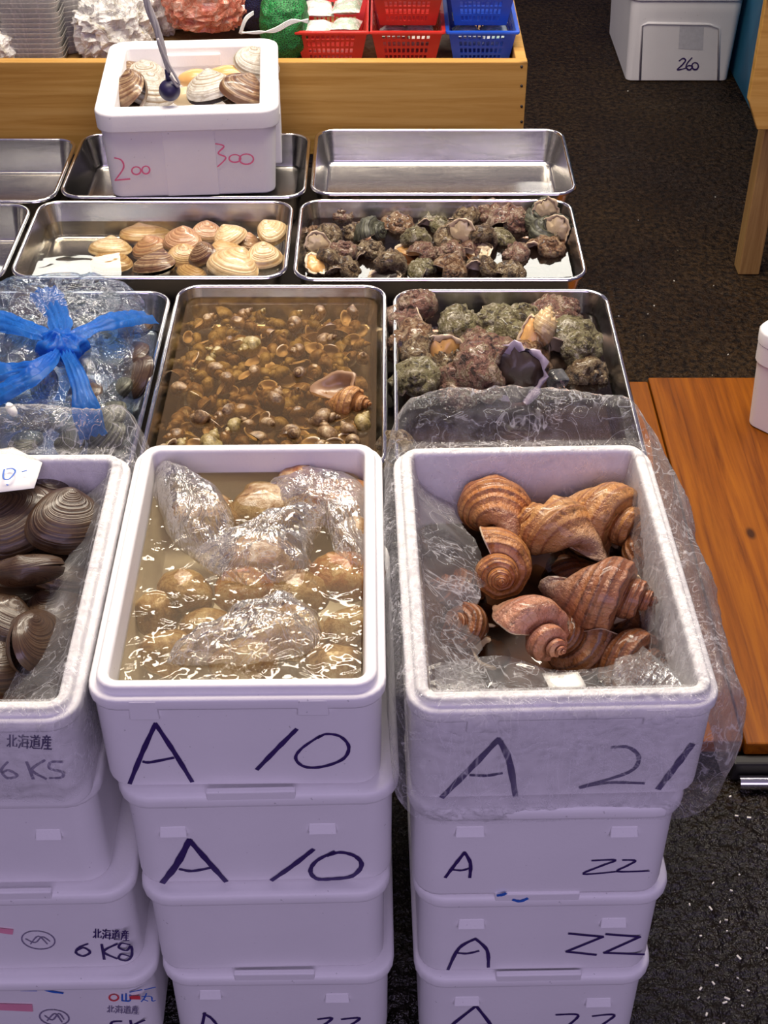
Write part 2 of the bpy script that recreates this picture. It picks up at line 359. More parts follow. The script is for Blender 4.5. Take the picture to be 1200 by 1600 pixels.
MT['rope'] = m_plain('white_twine', (.78,.80,.76), .6, .1)
MT['cord'] = m_plain('grey_rubber_cord', (.36,.34,.36), .35, .2, .2)
MT['ball'] = m_plain('navy_rubber_ball', (.018,.014,.06), .4, .2)
MT['bluepaint'] = m_plain('blue_painted_panel', (.03,.17,.30), .45, .15, 0, 6)
MT['ice'] = m_film('clear_ice', (.9,.92,.95), .10, .2, 20, (.8,.82,.85), .08, .4, 1.0)
MT['rubber'] = m_plain('black_rubber', (.012,.011,.010), .5, .3)
MT['fleck'] = m_plain('pale_fleck', (.7,.68,.6), .7, .1)
# ------------------------------------------------------------------ setting: floor
def m_floor():
    a = M('wet_dark_asphalt', (.02,.016,.013), .5, 0, 0, .3); co = a.coord()
    n = a.noise(co, 2.2, 5, .6); f = a.noise(co, 75, 4, .7); g = a.noise(co, 44, 3, .6)
    base = a.ramp(n, [(.30, (.026,.013,.006)), (.55, (.050,.028,.012)), (.75, (.070,.042,.018))])
    c = a.mix(a.ramp(f, [(.40, .92), (.60, 0.0)]), base, (.003,.002,.002))
    v = a.vor(co, 30); sp_ = a.ramp(v, [(.03, 1.0), (.05, 0.0)]); c = a.mix(a.math('MULTIPLY', sp_, a.ramp(g, [(.54, 0.0), (.6, 1.0)])), c, (.40,.34,.25))
    sy = a.n('SeparateXYZ'); a.l(co, sy.inputs[0])
    wet = a.ramp(a.math('ADD', a.math('MULTIPLY', sy.outputs['Y'], .5), a.math('MULTIPLY', n, .12)), [(.70, 1.0), (.84, 0.0)])
    c = a.mix(a.math('MULTIPLY', wet, .86), c, (.006,.005,.003))
    a.col(c); a.l(a.math('ADD', .12, a.math('MULTIPLY', wet, .5)), a.b.inputs['Specular IOR Level']); a.l(a.ramp(a.math('SUBTRACT', a.math('ADD', a.math('MULTIPLY', a.noise(co, 2.0, 3), .6), a.math('MULTIPLY', f, .4)), a.math('MULTIPLY', wet, -.06)), [(.42, .62), (.58, .22)]), a.b.inputs['Roughness'])
    a.bump(a.math('ADD', a.math('MULTIPLY', f, .35), a.math('MULTIPLY', g, 1.2)), 1.0, .022); return a.m
V, Fc = boxvf(-3.2, 3.2, -.4, 7.5, -.06, 0)
fl = obj('floor', V, Fc, m_floor(), smooth=False); tag(fl, kind='structure')
r2 = random.Random(3)
def flecks(name, label, pts_px, z, n):
    V, Fc = [], []
    for i in range(n):
        u, v = r2.choice(pts_px)(); p = P(u, v, z+.001); s = r2.uniform(.0005, .0013); a = r2.uniform(0, PI); k = r2.uniform(1, 3.2)
        b = boxvf(-s*k, s*k, -s, s, -.0008, .0012); R = Matrix.Rotation(a, 3, 'Z')
        vv = [R@q + p for q in b[0]]; bb = len(V); V += vv; Fc += [tuple(i_+bb for i_ in q) for q in b[1]]
    o = obj(name, V, Fc, MT['fleck'], smooth=False); tag(o, label, 'flecks', kind='stuff'); return o
flecks('floor_flecks', 'pale flecks standing for scraps and glints on the dark wet ground', [lambda: (r2.uniform(905, 1150), r2.uniform(20, 570)), lambda: (r2.uniform(1060, 1200), r2.uniform(1240, 1600)), lambda: (r2.uniform(1090, 1200), r2.uniform(1350, 1600))], 0, 45)  # pale solid flecks, the near ones standing in for glints on wet ground

# ------------------------------------------------------------------ low wooden platform
ZP = .06
pf = thing('wooden_platform', 'low orange-brown plank platform on the ground right of the foam box stacks', 'platform', (0, 0, 0))
xs = P(1028, 650, ZP).x
for x0, x1, y0, y1 in ((xs-.17, xs-.002, 1.40, 2.37), (xs+.001, xs+.9, 1.395, 2.385)):
    V, Fc = boxvf(x0, x1, y0, y1, ZP-.025, ZP); bevel(obj('plank', V, Fc, MT['board'], pf, smooth=False), .003)
V, Fc = boxvf(xs-.17, xs+.9, 1.43, 1.49, .001, ZP-.025); obj('bearer', V, Fc, MT['darkwood'], pf, smooth=False)
V, Fc = boxvf(xs-.17, xs+.9, 2.28, 2.34, .001, ZP-.025); obj('bearer', V, Fc, MT['darkwood'], pf, smooth=False)
a = P(1140, 1172, .035)
mp = obj('rubber_mat_strip', *boxvf(a.x, a.x+.5, 1.373, 1.392, .002, .04), MT['rubber'], smooth=False); bevel(mp, .004); tag(mp, 'dark rubber strip against the front edge of the orange plank platform', 'mat')
pa = P(1155, 1222, .014); pipe = obj('pipe', *tube([Vector((pa.x, pa.y, .0125)), Vector((pa.x+.25, pa.y, .0125)), Vector((pa.x+.5, pa.y, .0125))], .0115, 14), MT['rim']); tag(pipe, 'shiny thin metal pipe lying in front of the plank platform', 'pipe'); autosm(pipe)

# ------------------------------------------------------------------ foam boxes
DEP = .43; BH = .158; TP = .0055
def foam_rings(hw, hd, h, t=.021, lip=True, r=.032):
    R = []
    A = lambda dx, z, rr=r: R.append(rrect(hw+dx, hd+dx, max(.006, rr+dx), z))
    A(-TP-.006, 0); A(-TP-.001, .002); A(-TP, .006)
    A(-.004, h-.026); A(-.001, h-.0245); A(0, h-.022)
    if lip:
        A(0, h-.013); A(-.0015, h-.0105); A(-.004, h-.010); A(-.0075, h-.0095); A(-.0085, h-.008); A(-.009, h-.003); A(-.0105, h-.0005); A(-.013, h)
    else:
        A(0, h-.004); A(-.0015, h-.001); A(-.005, h)
    A(-t+.003, h); A(-t, h-.002); A(-t-.001, h-.006); A(-t-.006, .03, r-.004); A(-t-.010, .022, r-.004); A(-t-.02, .02, r-.004)
    return R
class Box:
    pass
def place_box(uL, vL, uR, vR, z, dep=DEP, rot=0.0, zb=0.0, lid=True):
    A_, B_ = P(uL, vL, z), P(uR, vR, z); b = Box(); e = .003 if lid else 0; b.hw = (B_-A_).length/2-e; b.hd = dep/2-e
    ang = math.atan2(B_.y-A_.y, B_.x-A_.x)+rot; nrm = Vector((-math.sin(ang), math.cos(ang), 0)); mid = (A_+B_)/2
    c = mid + nrm*(b.hd+e); b.ang = ang; b.z0 = zb; b.h = z-zb
    b.M = Matrix.Translation((c.x, c.y, b.z0))@Matrix.Rotation(ang, 4, 'Z'); b.Mi = b.M.inverted(); return b
def face_hit(b, u, v, off=.0009, hw_in=0.0):
    # where the sight line through a mark meets the box's own front wall
    o = b.Mi@CAM; d = b.Mi.to_3x3()@ray(u, v)
    p0 = Vector((0, -(b.hd-TP), .006)); p1 = Vector((0, -(b.hd-.004)+hw_in, b.h-.026)); n = (p1-p0).cross(Vector((1, 0, 0))).normalized()
    if n.y > 0: n = -n
    t = (p0-o).dot(n)/d.dot(n); return o+d*t+n*off, n
def strokes(b, name, sts, wpx, mat, parent, hit=None, label=None, smooth_=True):
    hit = hit or face_hit
    # strokes that sit close together make one character: each character is a mark of its own
    items = []
    for st in sts:
        if isinstance(st, tuple) and isinstance(st[0], list): items.append((st[0], st[1]))
        else: items.append((list(st), wpx))
    groups = []
    for it in items:
        bb = [min(p[0] for p in it[0]), min(p[1] for p in it[0]), max(p[0] for p in it[0]), max(p[1] for p in it[0])]
        hitg = [g for g in groups if not (bb[0] > g[0][2]-.5 or bb[2] < g[0][0]+.5 or bb[1] > g[0][3]+2 or bb[3] < g[0][1]-2)] if smooth_ else [g for g in groups if not (bb[0] > g[0][2]+.1 or bb[2] < g[0][0]-.1)]
        if hitg:
            g = hitg[0]
            for q in hitg[1:]:
                g[1].extend(q[1]); g[0] = [min(g[0][0], q[0][0]), min(g[0][1], q[0][1]), max(g[0][2], q[0][2]), max(g[0][3], q[0][3])]; groups.remove(q)
            g[1].append(it); g[0] = [min(g[0][0], bb[0]), min(g[0][1], bb[1]), max(g[0][2], bb[2]), max(g[0][3], bb[3])]
        else: groups.append([bb, [it]])
    for _, its in groups:
        V, Fc = [], []; off0 = 0
        for st, ww in its:
            pts = [hit(b, u, v)[0] for u, v in st]
            for p in pts: p.z = max(p.z, .004)
            n = hit(b, *st[0])[1]
            if len(pts) > 2 and smooth_: pts = catmull(pts, 5)
            W0 = ww*axial(b.M@pts[0])/F*.5; base = len(V); N = len(pts); off = n*off0; off0 += .00008
            for i, p in enumerate(pts):
                t = (pts[min(i+1, N-1)]-pts[max(i-1, 0)]).normalized(); s = t.cross(n).normalized()
                k = W0*(.72+.28*math.sin(PI*(i+.6)/(N+.2)))*(1+.12*math.sin(i*2.1))
                e = t*(-W0*.5 if i == 0 else (W0*.5 if i == N-1 else 0))
                V += [p+s*k+e+off, p-s*k+e+off]
            for i in range(N-1): Fc.append((base+2*i, base+2*i+1, base+2*i+3, base+2*i+2))
        o = obj(name, V, Fc, mat, parent, smooth=False); tag(o, label)
def ell(cx, cy, rx, ry, rot=0, n=12, a0=-1.6, span=2*PI):
    return [(cx+rx*math.cos(a0+span*i/n)*math.cos(rot)-ry*math.sin(a0+span*i/n)*math.sin(rot), cy+rx*math.cos(a0+span*i/n)*math.sin(rot)+ry*math.sin(a0+span*i/n)*math.cos(rot)) for i in range(n+1)]
KAN = [
 [[(.3,.05),(.3,.9)],[(.05,.35),(.3,.35)],[(.02,.85),(.3,.65)],[(.6,.05),(.6,.85),(.95,.85),(.95,.68)],[(.6,.45),(.9,.25)]],
 [[(.05,.1),(.2,.2)],[(.02,.4),(.17,.5)],[(.05,.95),(.22,.65)],[(.45,.02),(.3,.25)],[(.4,.15),(.95,.15)],[(.42,.32),(.38,.85),(.95,.85)],[(.42,.32),(.88,.32),(.84,.97)],[(.28,.57),(.99,.57)]],
 [[(.1,.1),(.2,.2)],[(.05,.38),(.2,.38),(.15,.75),(.02,.9)],[(.15,.78),(.35,.94),(.98,.94)],[(.45,.02),(.52,.12)],[(.8,.02),(.72,.12)],[(.3,.17),(.97,.17)],[(.62,.17),(.55,.3)],[(.42,.3),(.42,.78),(.88,.78),(.88,.3),(.42,.3)],[(.42,.46),(.88,.46)],[(.42,.62),(.88,.62)]],
 [[(.5,0),(.5,.1)],[(.15,.12),(.85,.12)],[(.33,.15),(.4,.27)],[(.68,.15),(.6,.27)],[(.1,.3),(.92,.3)],[(.18,.3),(.15,.65),(.02,.95)],[(.4,.38),(.3,.55)],[(.35,.5),(.88,.5)],[(.62,.35),(.62,.92)],[(.35,.7),(.85,.7)],[(.25,.93),(.97,.93)]]]
def kanji(x0, y0, x1, y1, sk=0.0):
    out = []; wd = (x1-x0)/4
    for i, ch in enumerate(KAN):
        for s in ch: out.append([(x0+wd*(i+.04+.92*p[0]), y0+(y1-y0)*p[1]+sk*(i+p[0])) for p in s])
    return out
def foam_box(b, label, lid, tabs, bar=None, group=None):
    root = thing('foam_box', label, 'foam box', b.M.translation, b.ang, group)
    if lid:
        h = b.h-.020
        R = []; A = lambda dx, z: R.append(rrect(b.hw+dx, b.hd+dx, max(.006, .034+dx), z))
        A(-TP-.004, 0); A(-TP-.001, .002); A(-TP, .006); A(-.005, h-.012); A(-.0055, h)
        V, Fc = loft(R, True, True); autosm(obj('body', V, Fc, MT['foam'], root), 50)
        R = []
        A(-.006, h+.0002); A(-.002, h+.0004); A(.0008, h+.001); A(.0022, h+.003); A(.0026, h+.006); A(.0026, h+.012); A(.0015, h+.0165); A(-.001, h+.0192); A(-.006, h+.0195)
        V, Fc = loft(R, True, True); autosm(obj('lid', V, Fc, MT['foam'], root), 50)
        zt = h-.012
        if bar:
            q0, _ = face_hit(b, bar[0], bar[2], 0); q1, _ = face_hit(b, bar[1], bar[2], 0)
            bevel(obj('notch_bar', *boxvf(q0.x, q1.x, -b.hd-.0022, -b.hd+.005, h+.013, h+.0262), MT['foam'], root, smooth=False), .0015)  # added bar standing in for the notch under the box above
    else:
        V, Fc = loft(foam_rings(b.hw, b.hd, b.h), True, True); autosm(obj('body', V, Fc, MT['foam'], root), 50); zt = b.h-.022
    for (u0, u1, v1) in tabs:
        p0, _ = face_hit(b, u0, v1, 0); p1, _ = face_hit(b, u1, v1, 0); p1.z = p0.z
        zz = min(p0.z + .014, zt) if lid else zt+.010; y = p0.y
        yo = -b.hd - (.0008 if lid else .0002)
        V = [Vector((p0.x, y+.004, p0.z)), Vector((p1.x, y+.004, p0.z)), Vector((p1.x, yo, p0.z+.001)), Vector((p0.x, yo, p0.z+.001)),
             Vector((p0.x+.001, y+.004, zz)), Vector((p1.x-.001, y+.004, zz)), Vector((p1.x-.001, y+.0005 if lid else yo, zz)), Vector((p0.x+.001, y+.0005 if lid else yo, zz))]
        bevel(obj('latch_tab', V, [(3,2,1,0),(4,5,6,7),(0,1,5,4),(1,2,6,5),(2,3,7,6),(3,0,4,7)], MT['foam'], root, smooth=False), .0012)
    return root

L0, L1, L2, L3 = .622, .4735, .313, .156
# middle stack
m1 = place_box(128, 1085, 604, 1081, L0, lid=False, zb=L1+.001); M1 = foam_box(m1, 'open white foam box marked A 10, full of water and bagged shellfish', False, [(204, 250, 1122), (465, 514, 1115)])
m2 = place_box(176, 1249, 626, 1240, L1, zb=L2+.001); M2 = foam_box(m2, 'lidded white foam box marked A 10 directly under the open water-filled box', True, [(250, 293, 1305), (482, 526, 1300)], (322, 462, 1235))
m3 = place_box(214, 1404, 612, 1396, L2, zb=L3+.001); M3 = foam_box(m3, 'plain unmarked white foam box, third from the top in the middle stack', True, [])
m4 = place_box(247, 1530, 617, 1526, L3, zb=.001); M4 = foam_box(m4, 'lidded white foam box marked A 22, at the bottom of the middle stack', True, [(312, 347, 1558), (508, 546, 1563)], (366, 492, 1520))
strokes(m1, 'written_character', [[(243,1130),(222,1176),(203,1223)], [(243,1130),(272,1174),(300,1220)], ([(224,1189),(235,1190),(271,1183)], 6), [(463,1139),(433,1169),(402,1201)], ([(500,1149),(472,1168),(462,1184),(476,1197),(504,1197),(536,1185),(545,1166),(532,1150),(510,1146),(497,1152)], 6)], 8.5, MT['ink'], M1)
strokes(m2, 'written_character', [([(296,1312),(276,1350),(256,1388)], 12), ([(296,1312),(325,1345),(353,1379)], 10), ([(281,1357),(300,1360),(329,1355)], 6), ([(489,1327),(457,1352),(425,1375)], 9), ([(522,1330),(495,1344),(485,1360),(495,1372),(518,1375),(550,1368),(565,1351),(555,1337),(532,1331),(512,1336)], 8)], 8, MT['ink'], M2)
strokes(m4, 'written_character', [[(320,1582),(315,1606)], [(318,1583),(330,1590),(342,1604)], [(497,1592),(519,1590),(505,1602),(497,1610),(520,1608)], [(534,1592),(562,1590),(547,1602),(538,1610),(565,1608)]], 5, MT['ink'], M4)
# right stack
r1 = place_box(637, 1103, 1136, 1096, L0, .44, .01, zb=L1+.001, lid=False); R1 = foam_box(r1, 'open white foam box marked A 21, lined with clear plastic and full of whelks', False, [(728, 778, 1142), (1003, 1052, 1130)])
r2_ = place_box(638, 1268, 1080, 1262, L1, zb=L2+.001); R2 = foam_box(r2_, 'lidded white foam box marked A 22 in small letters, just under the whelk box', True, [(711, 757, 1305), (952, 996, 1305)])
r3 = place_box(646, 1406, 1053, 1400, L2, zb=L3+.001); R3 = foam_box(r3, 'lidded white foam box marked A 22 with blue smears along its top edge', True, [(715, 757, 1448), (937, 978, 1446)], (773, 905, 1392))
r4 = place_box(648, 1533, 1024, 1526, L3, zb=.001); R4 = foam_box(r4, 'lowest white foam box marked A 22 in the right stack, cut off below', True, [(709, 749, 1568), (914, 954, 1570)], (775, 908, 1518))
strokes(r1, 'written_character', [([(779,1154),(735,1200),(691,1245)], 11), ([(779,1154),(795,1186),(805,1243)], 11), ([(735,1210),(760,1211),(784,1207)], 6), ([(956,1167),(982,1167),(998,1183),(982,1206),(906,1229)], 7), ([(906,1230),(950,1222),(1006,1223)], 6), ([(1081,1163),(1056,1196),(1029,1231)], 12)], 9, MT['ink'], R1)
strokes(r2_, 'written_character', [[(726,1331),(711,1350),(696,1370)], [(726,1331),(735,1348),(734,1370)], ([(707,1358),(722,1359),(735,1355)], 4), ([(925,1344),(962,1343),(940,1352),(911,1365),(965,1361)], 4), ([(973,1343),(993,1344),(980,1352),(965,1361),(1014,1360)], 4)], 6, MT['ink'], R2)
strokes(r3, 'written_character', [[(743,1466),(717,1481),(700,1514)], [(743,1466),(761,1484),(763,1510)], ([(714,1488),(730,1489),(748,1485)], 4.5)], 6, MT['ink'], R3)
strokes(r3, 'written_character', [[(889,1458),(942,1463)], [(942,1463),(885,1486)], [(885,1486),(931,1491)], [(947,1459),(1000,1463)], [(1000,1463),(944,1488)], [(944,1488),(1006,1490)]], 5, MT['ink'], R3)
strokes(r3, 'blue_smear', [([(777,1391),(784,1390),(789,1388)], 7), ([(801,1398),(812,1400),(823,1396)], 6)], 6, MT['bluemark'], R3, hit=lambda b, u, v, off=.0009: (lambda q: (Vector((q.x, -b.hd-.0034, q.z)), Vector((0, -1, 0))))(face_hit(b, u, v)[0]), label='blue ink smears')
strokes(r4, 'written_character', [[(744,1571),(706,1601),(698,1612)], [(744,1571),(767,1601),(770,1615)], [(716,1603),(760,1601)], ([(869,1585),(903,1585),(890,1600),(872,1614),(905,1612)], 4.5), ([(926,1587),(960,1585),(942,1600),(925,1614),(962,1612)], 4.5)], 6, MT['ink'], R4)
# left stack
l1 = place_box(-330, 1124, 117, 1116, L0, .44, -.012, zb=L1+.001, lid=False); B1 = foam_box(l1, 'open white foam box of large dark clams at the left, lined with clear plastic', False, [])
l2 = place_box(-290, 1252, 152, 1246, L1, zb=L2+.001); B2 = foam_box(l2, 'plain white foam box under the box of dark clams at the left', True, [(57, 98, 1309)])
l3 = place_box(-230, 1406, 208, 1398, L2, zb=L3+.001); B3 = foam_box(l3, 'white foam box stamped in dark characters and marked 6 KG, third down at the left', True, [], (-60, 82, 1392))
l4 = place_box(-180, 1540, 242, 1533, L3, zb=.001); B4 = foam_box(l4, 'white foam box with red and blue printed labels at the bottom left', True, [])
strokes(l1, 'stamped_character', kanji(10,1146,82,1168, .6), 2.4, MT['ink'], B1, smooth_=False)
strokes(l1, 'written_character', [[(12,1190),(2,1203),(12,1215),(27,1211),(14,1203),(4,1206)], [(42,1190),(52,1216)], [(70,1187),(50,1202),(72,1216)], [(98,1190),(80,1190),(78,1200),(98,1206),(96,1214),(78,1215)]], 5, MT['fadeink'], B1, label='smudged grey 6 KG under film')
strokes(l3, 'stamped_character', kanji(145,1450,203,1466, .7), 2.2, MT['ink'], B3, smooth_=False)
strokes(l3, 'written_character', [[(137,1474),(123,1480),(119,1488),(130,1493),(141,1487),(131,1480),(121,1484)], [(159,1475),(163,1498)], [(183,1474),(162,1486),(183,1497)], [(203,1475),(190,1473),(186,1480),(198,1484),(205,1477),(206,1492),(198,1500),(186,1497),(190,1490),(205,1494)]], 4.5, MT['ink'], B3)
strokes(l3, 'oval_stamp', [ell(60,1468,26,14,.12), [(40,1466),(55,1472),(66,1463),(78,1470)], [(48,1474),(60,1462),(74,1474)]], 2.2, MT['fadeink'], B3)
strokes(l3, 'pink_label', [([(-8,1452),(17,1455)], 14)], 14, MT['pinkmark'], B3)
strokes(l4, 'printed_logo', [([(2,1543),(21,1543)], 10), ell(178,1558,7,5), ([(205,1558),(217,1558)], 10)], 3, MT['redmark'], B4)
strokes(l4, 'printed_logo', [([(34,1545),(55,1545)], 10), ([(59,1541),(78,1548),(98,1551)], 5), [(191,1553),(191,1563)], [(191,1563),(203,1563),(203,1554)], [(197,1552),(197,1563)], [(222,1556),(236,1556),(238,1563),(243,1562)], [(229,1551),(226,1558),(221,1564)], [(224,1560),(231,1563)], [(203,1549),(222,1545)], [(226,1545),(243,1541)]], 2.6, MT['bluemark'], B4)
strokes(l4, 'pink_label', [([(-10,1572),(46,1574)], 20)], 20, MT['pinkmark'], B4)
strokes(l4, 'oval_stamp', [ell(85,1589,23,12,.12), [(70,1586),(82,1593),(92,1583),(100,1592)], [(74,1594),(86,1583),(97,1596)]], 2.6, MT['fadeink'], B4)
strokes(l4, 'stamped_character', kanji(167,1570,218,1582, .4), 1.8, MT['fadeink'], B4, smooth_=False)
strokes(l4, 'written_character', [[(190,1595),(176,1596),(174,1603),(188,1606)], [(204,1594),(207,1612)], [(226,1593),(208,1603),(226,1612)]], 4.5, MT['ink'], B4)

# ------------------------------------------------------------------ steel trays and their table
ZT = .51; TD = .066
TI = {}
def steel_tray(key, uL, uR, vB, vF, label, water=None, wlabel=None, wz=.022, rot=0, depth=TD, uLf=None):
    bl, br = P(uL, vB, ZT), P(uR, vB, ZT); fy = P(600, vF, ZT).y
    x0, x1, y0, y1 = bl.x, br.x, fy, bl.y
    hw, hd = (x1-x0)/2, (y1-y0)/2; c = Vector(((x0+x1)/2, (y0+y1)/2, ZT-depth))
    root = thing('steel_tray', label, 'tray', c, rot)
    h = depth; rr = .042
    R = []; A = lambda dx, z, r=rr: R.append(rrect(hw+dx, hd+dx, max(.006, r+dx), z, 8))
    t = .0016
    A(-.035, -.0); A(-.030, .0005); A(-.022, .006); A(-.010, h-.010); A(-.0085, h-.0045)
    A(-.0085-t, h-.0045); A(-.010-t, h-.011); A(-.022-t, .008); A(-.025-t, .0045); A(-.030, .0028); A(-.036, .0020)
    V, Fc = loft(R, True, True); autosm(obj('pan', V, Fc, MT['steel'], root), 60)
    R = []
    for k in range(11):
        a = 2*PI*k/10; A(-.0062+.0040*math.cos(a), h-.0040+.0040*math.sin(a))
    V, Fc = loft(R); autosm(obj('rolled_rim', V, Fc, MT['rim'], root), 60)
    TI[key] = (c.x, c.y, hw, hd, c.z)
    if water:
        f = (h-wz)/h; ins = -.012-.012*(wz/h)-.003
        rg = [rrect(hw+ins-.0, hd+ins, rr+ins, 0, 8)]
        o = obj('water', rg[0], [tuple(range(len(rg[0])))], water, smooth=False); o.location = (c.x, c.y, ZT-wz); o.rotation_euler.z = rot
        tag(o, wlabel, 'water', kind='stuff')
    return root
wt_clear = m_water('clear_tray_water', (.93,.90,.82), 11, .035, .03, (.4,.35,.25))
wt_dark = m_water('dark_tray_water', (.55,.42,.36), 13, .025, .03, (.16,.10,.08))
wt_brown = m_water('murky_brown_tray_water', (.80,.66,.44), 16, .06, .15, (.28,.17,.075))
wt_tea = m_water('rippled_box_water', (.92,.85,.68), 34, .42, .16, (.34,.24,.11), 2)
steel_tray('r1r', 491, 881, 199, 303, 'empty shallow steel tray at the far right end of the stall')
steel_tray('r1m', 128, 489, 206, 308, 'steel tray under the foam box numbered 200 and 300')
steel_tray('r1l', -235, 126, 214, 315, 'empty steel tray at the far left edge, in the back row')
steel_tray('r2r', 467, 894, 309, 437, 'steel tray holding many crusted turban snails in shallow water, second row', wt_dark, 'shallow dark water among the crusted snails of the second-row tray', .030)
steel_tray('r2m', 60, 463, 311, 434, 'steel tray of tan clams in clear shallow water', wt_clear, 'clear shallow water around the tan clams', .034)
steel_tray('r2l', -345, 56, 316, 440, 'empty steel tray at the left edge beside the tan clams')
steel_tray('r3r', 611, 950, 449, 735, 'large steel tray of big mossy turban snails at the right', wt_dark, 'shallow dark water around the big mossy snails', .036)
steel_tray('r3m', 276, 607, 442, 735, 'large steel tray crowded with little brown snails under murky water', wt_brown, 'murky brown water over the little brown snails', .018)
steel_tray('r3l', -75, 273, 452, 742, 'steel tray holding the knotted blue bag of dark shellfish')
zt = ZT-TD
tb = thing('display_table', 'dark low table carrying the steel trays', 'table', (0, 0, 0))
bevel(obj('tabletop', *boxvf(-1.15, .33, 1.55, 2.55, zt-.031, zt-.001), MT['darkwood'], tb, smooth=False), .003)
for x in (-1.1, .29):
    for y in (1.60, 2.50):
        obj('leg', *boxvf(x-.03, x+.03, y-.03, y+.03, ZP+.0005 if (x > -.36 and y < 2.36) else .0005, zt-.031), MT['darkwood'], tb, smooth=False)

# ------------------------------------------------------------------ wooden display crate behind
ye = 2.625; xr = PY(822, 140, ye).x; zc = PY(820, 97, ye).z; xl = -1.45; yb = 3.42; zb = .435; ZC = .583
cr = thing('wooden_crate', 'long pale pine crate behind the trays, holding baskets and packing supplies', 'crate', (0, 0, 0))
bevel(obj('front_board', *boxvf(xl, xr, ye, ye+.022, zb, zc), MT['pine'], cr, smooth=False), .002)
bevel(obj('side_board', *boxvf(xr-.022, xr-.0005, ye+.0225, yb, zb, zc-.001), MT['pine'], cr, smooth=False), .002)
bevel(obj('back_board', *boxvf(xl, xr, yb+.0005, yb+.022, zb, zc), MT['pine'], cr, smooth=False), .002)
obj('shelf_board', *boxvf(xl, xr-.0225, ye+.0225, yb, ZC-.015, ZC), MT['tablewood'], cr, smooth=False)
for v in (104, 134, 166, 190):
    p = PY(815, v, ye); obj('nail', *tube([Vector((p.x, ye-.0008, p.z)), Vector((p.x, ye+.006, p.z))], .0028, 10), MT['darkwood'], cr)
ts = thing('trestle_stand', 'dark trestle standing under the pine crate', 'stand', (0, 0, 0))
obj('top_rail', *boxvf(xl+.05, xr-.05, ye+.1, yb-.1, zb-.032, zb-.001), MT['darkwood'], ts, smooth=False)
for x in (xl+.1, xr-.12):
    for y in (ye+.15, yb-.15): obj('leg', *boxvf(x-.03, x+.03, y-.03, y+.03, .0005, zb-.032), MT['darkwood'], ts, smooth=False)

# ------------------------------------------------------------------ foam box numbered 200 / 300
zb2 = ZT+.0005; A_ = P(166, 311, zb2); B_ = P(440, 303, zb2); ang = math.atan2(B_.y-A_.y, B_.x-A_.x)
cbx = Box(); cbx.h = .162; cbx.hw = .158; cbx.hd = .172; nrm = Vector((-math.sin(ang), math.cos(ang), 0))
mid = (A_+B_)/2; cc = mid+nrm*(cbx.hd-.012); cbx.ang = ang
cbx.M = Matrix.Translation((cc.x, cc.y, zb2))@Matrix.Rotation(ang, 4, 'Z'); cbx.Mi = cbx.M.inverted()
CB = thing('foam_box', 'white foam box of clams with 200 and 300 written in pink, set on the trays', 'foam box', cc.xyz if hasattr(cc, 'xyz') else cc, ang); CB.location = (cc.x, cc.y, zb2)
R = []; A = lambda dx, z, r=.034: R.append(rrect(cbx.hw+dx, cbx.hd+dx, max(.006, r+dx), z))
hh = cbx.h
A(-.020, 0); A(-.014, .002); A(-.0125, .005); A(-.006, hh-.036); A(-.001, hh-.0345); A(0, hh-.032); A(.001, hh-.006); A(-.0005, hh-.0015); A(-.004, hh)
A(-.029, hh); A(-.032, hh-.002); A(-.033, hh-.006); A(-.038, .04, .03); A(-.042, .034, .03); A(-.05, .032, .03)
V, Fc = loft(R, True, True); autosm(obj('body', V, Fc, MT['foam'], CB), 50)
V = [Vector(p) for p in ((-.045,-cbx.hd+.0125,.003),(.045,-cbx.hd+.0125,.003),(.045,-cbx.hd+.0055,hh-.036),(-.045,-cbx.hd+.0055,hh-.036))]
V += [q+Vector((0,-.0016,0)) for q in V]
bevel(obj('centre_panel', V, [(0,1,2,3),(7,6,5,4),(0,4,5,1),(1,5,6,2),(2,6,7,3),(3,7,4,0)], MT['foam'], CB, smooth=False), .0006)
for xx, k in ((cbx.hw-.001, 1),):
    bevel(obj('side_rib', *boxvf(xx-.012, xx+.002, -.10, .06, .03, hh-.036), MT['foam'], CB, smooth=False), .003)
bevel(obj('finger_slot', *boxvf(-.062, .050, cbx.hd-.0385, cbx.hd-.032, hh-.040, hh-.014), MT['foam'], CB, smooth=False), .004)
def hitc(b, u, v, off=.0015):
    o = b.Mi@CAM; d = b.Mi.to_3x3()@ray(u, v); p0 = Vector((0, -b.hd+.0125, .005)); p1 = Vector((0, -b.hd+.006, b.h-.036))
    n = (p1-p0).cross(Vector((1, 0, 0))).normalized(); n = -n if n.y > 0 else n
    t = (p0-o).dot(n)/d.dot(n); return o+d*t+n*off, n
strokes(cbx, 'written_character', [[(179,246),(190,250),(193,262),(180,281)], [(180,281),(203,279)], ell(213,266,7,6), ell(228,265,6,6), [(337,224),(350,228),(341,239),(353,246),(340,260)], ell(367,247,9,6), ell(385,248,11,8)], 2.6, MT['pinkink'], CB, hit=hitc)
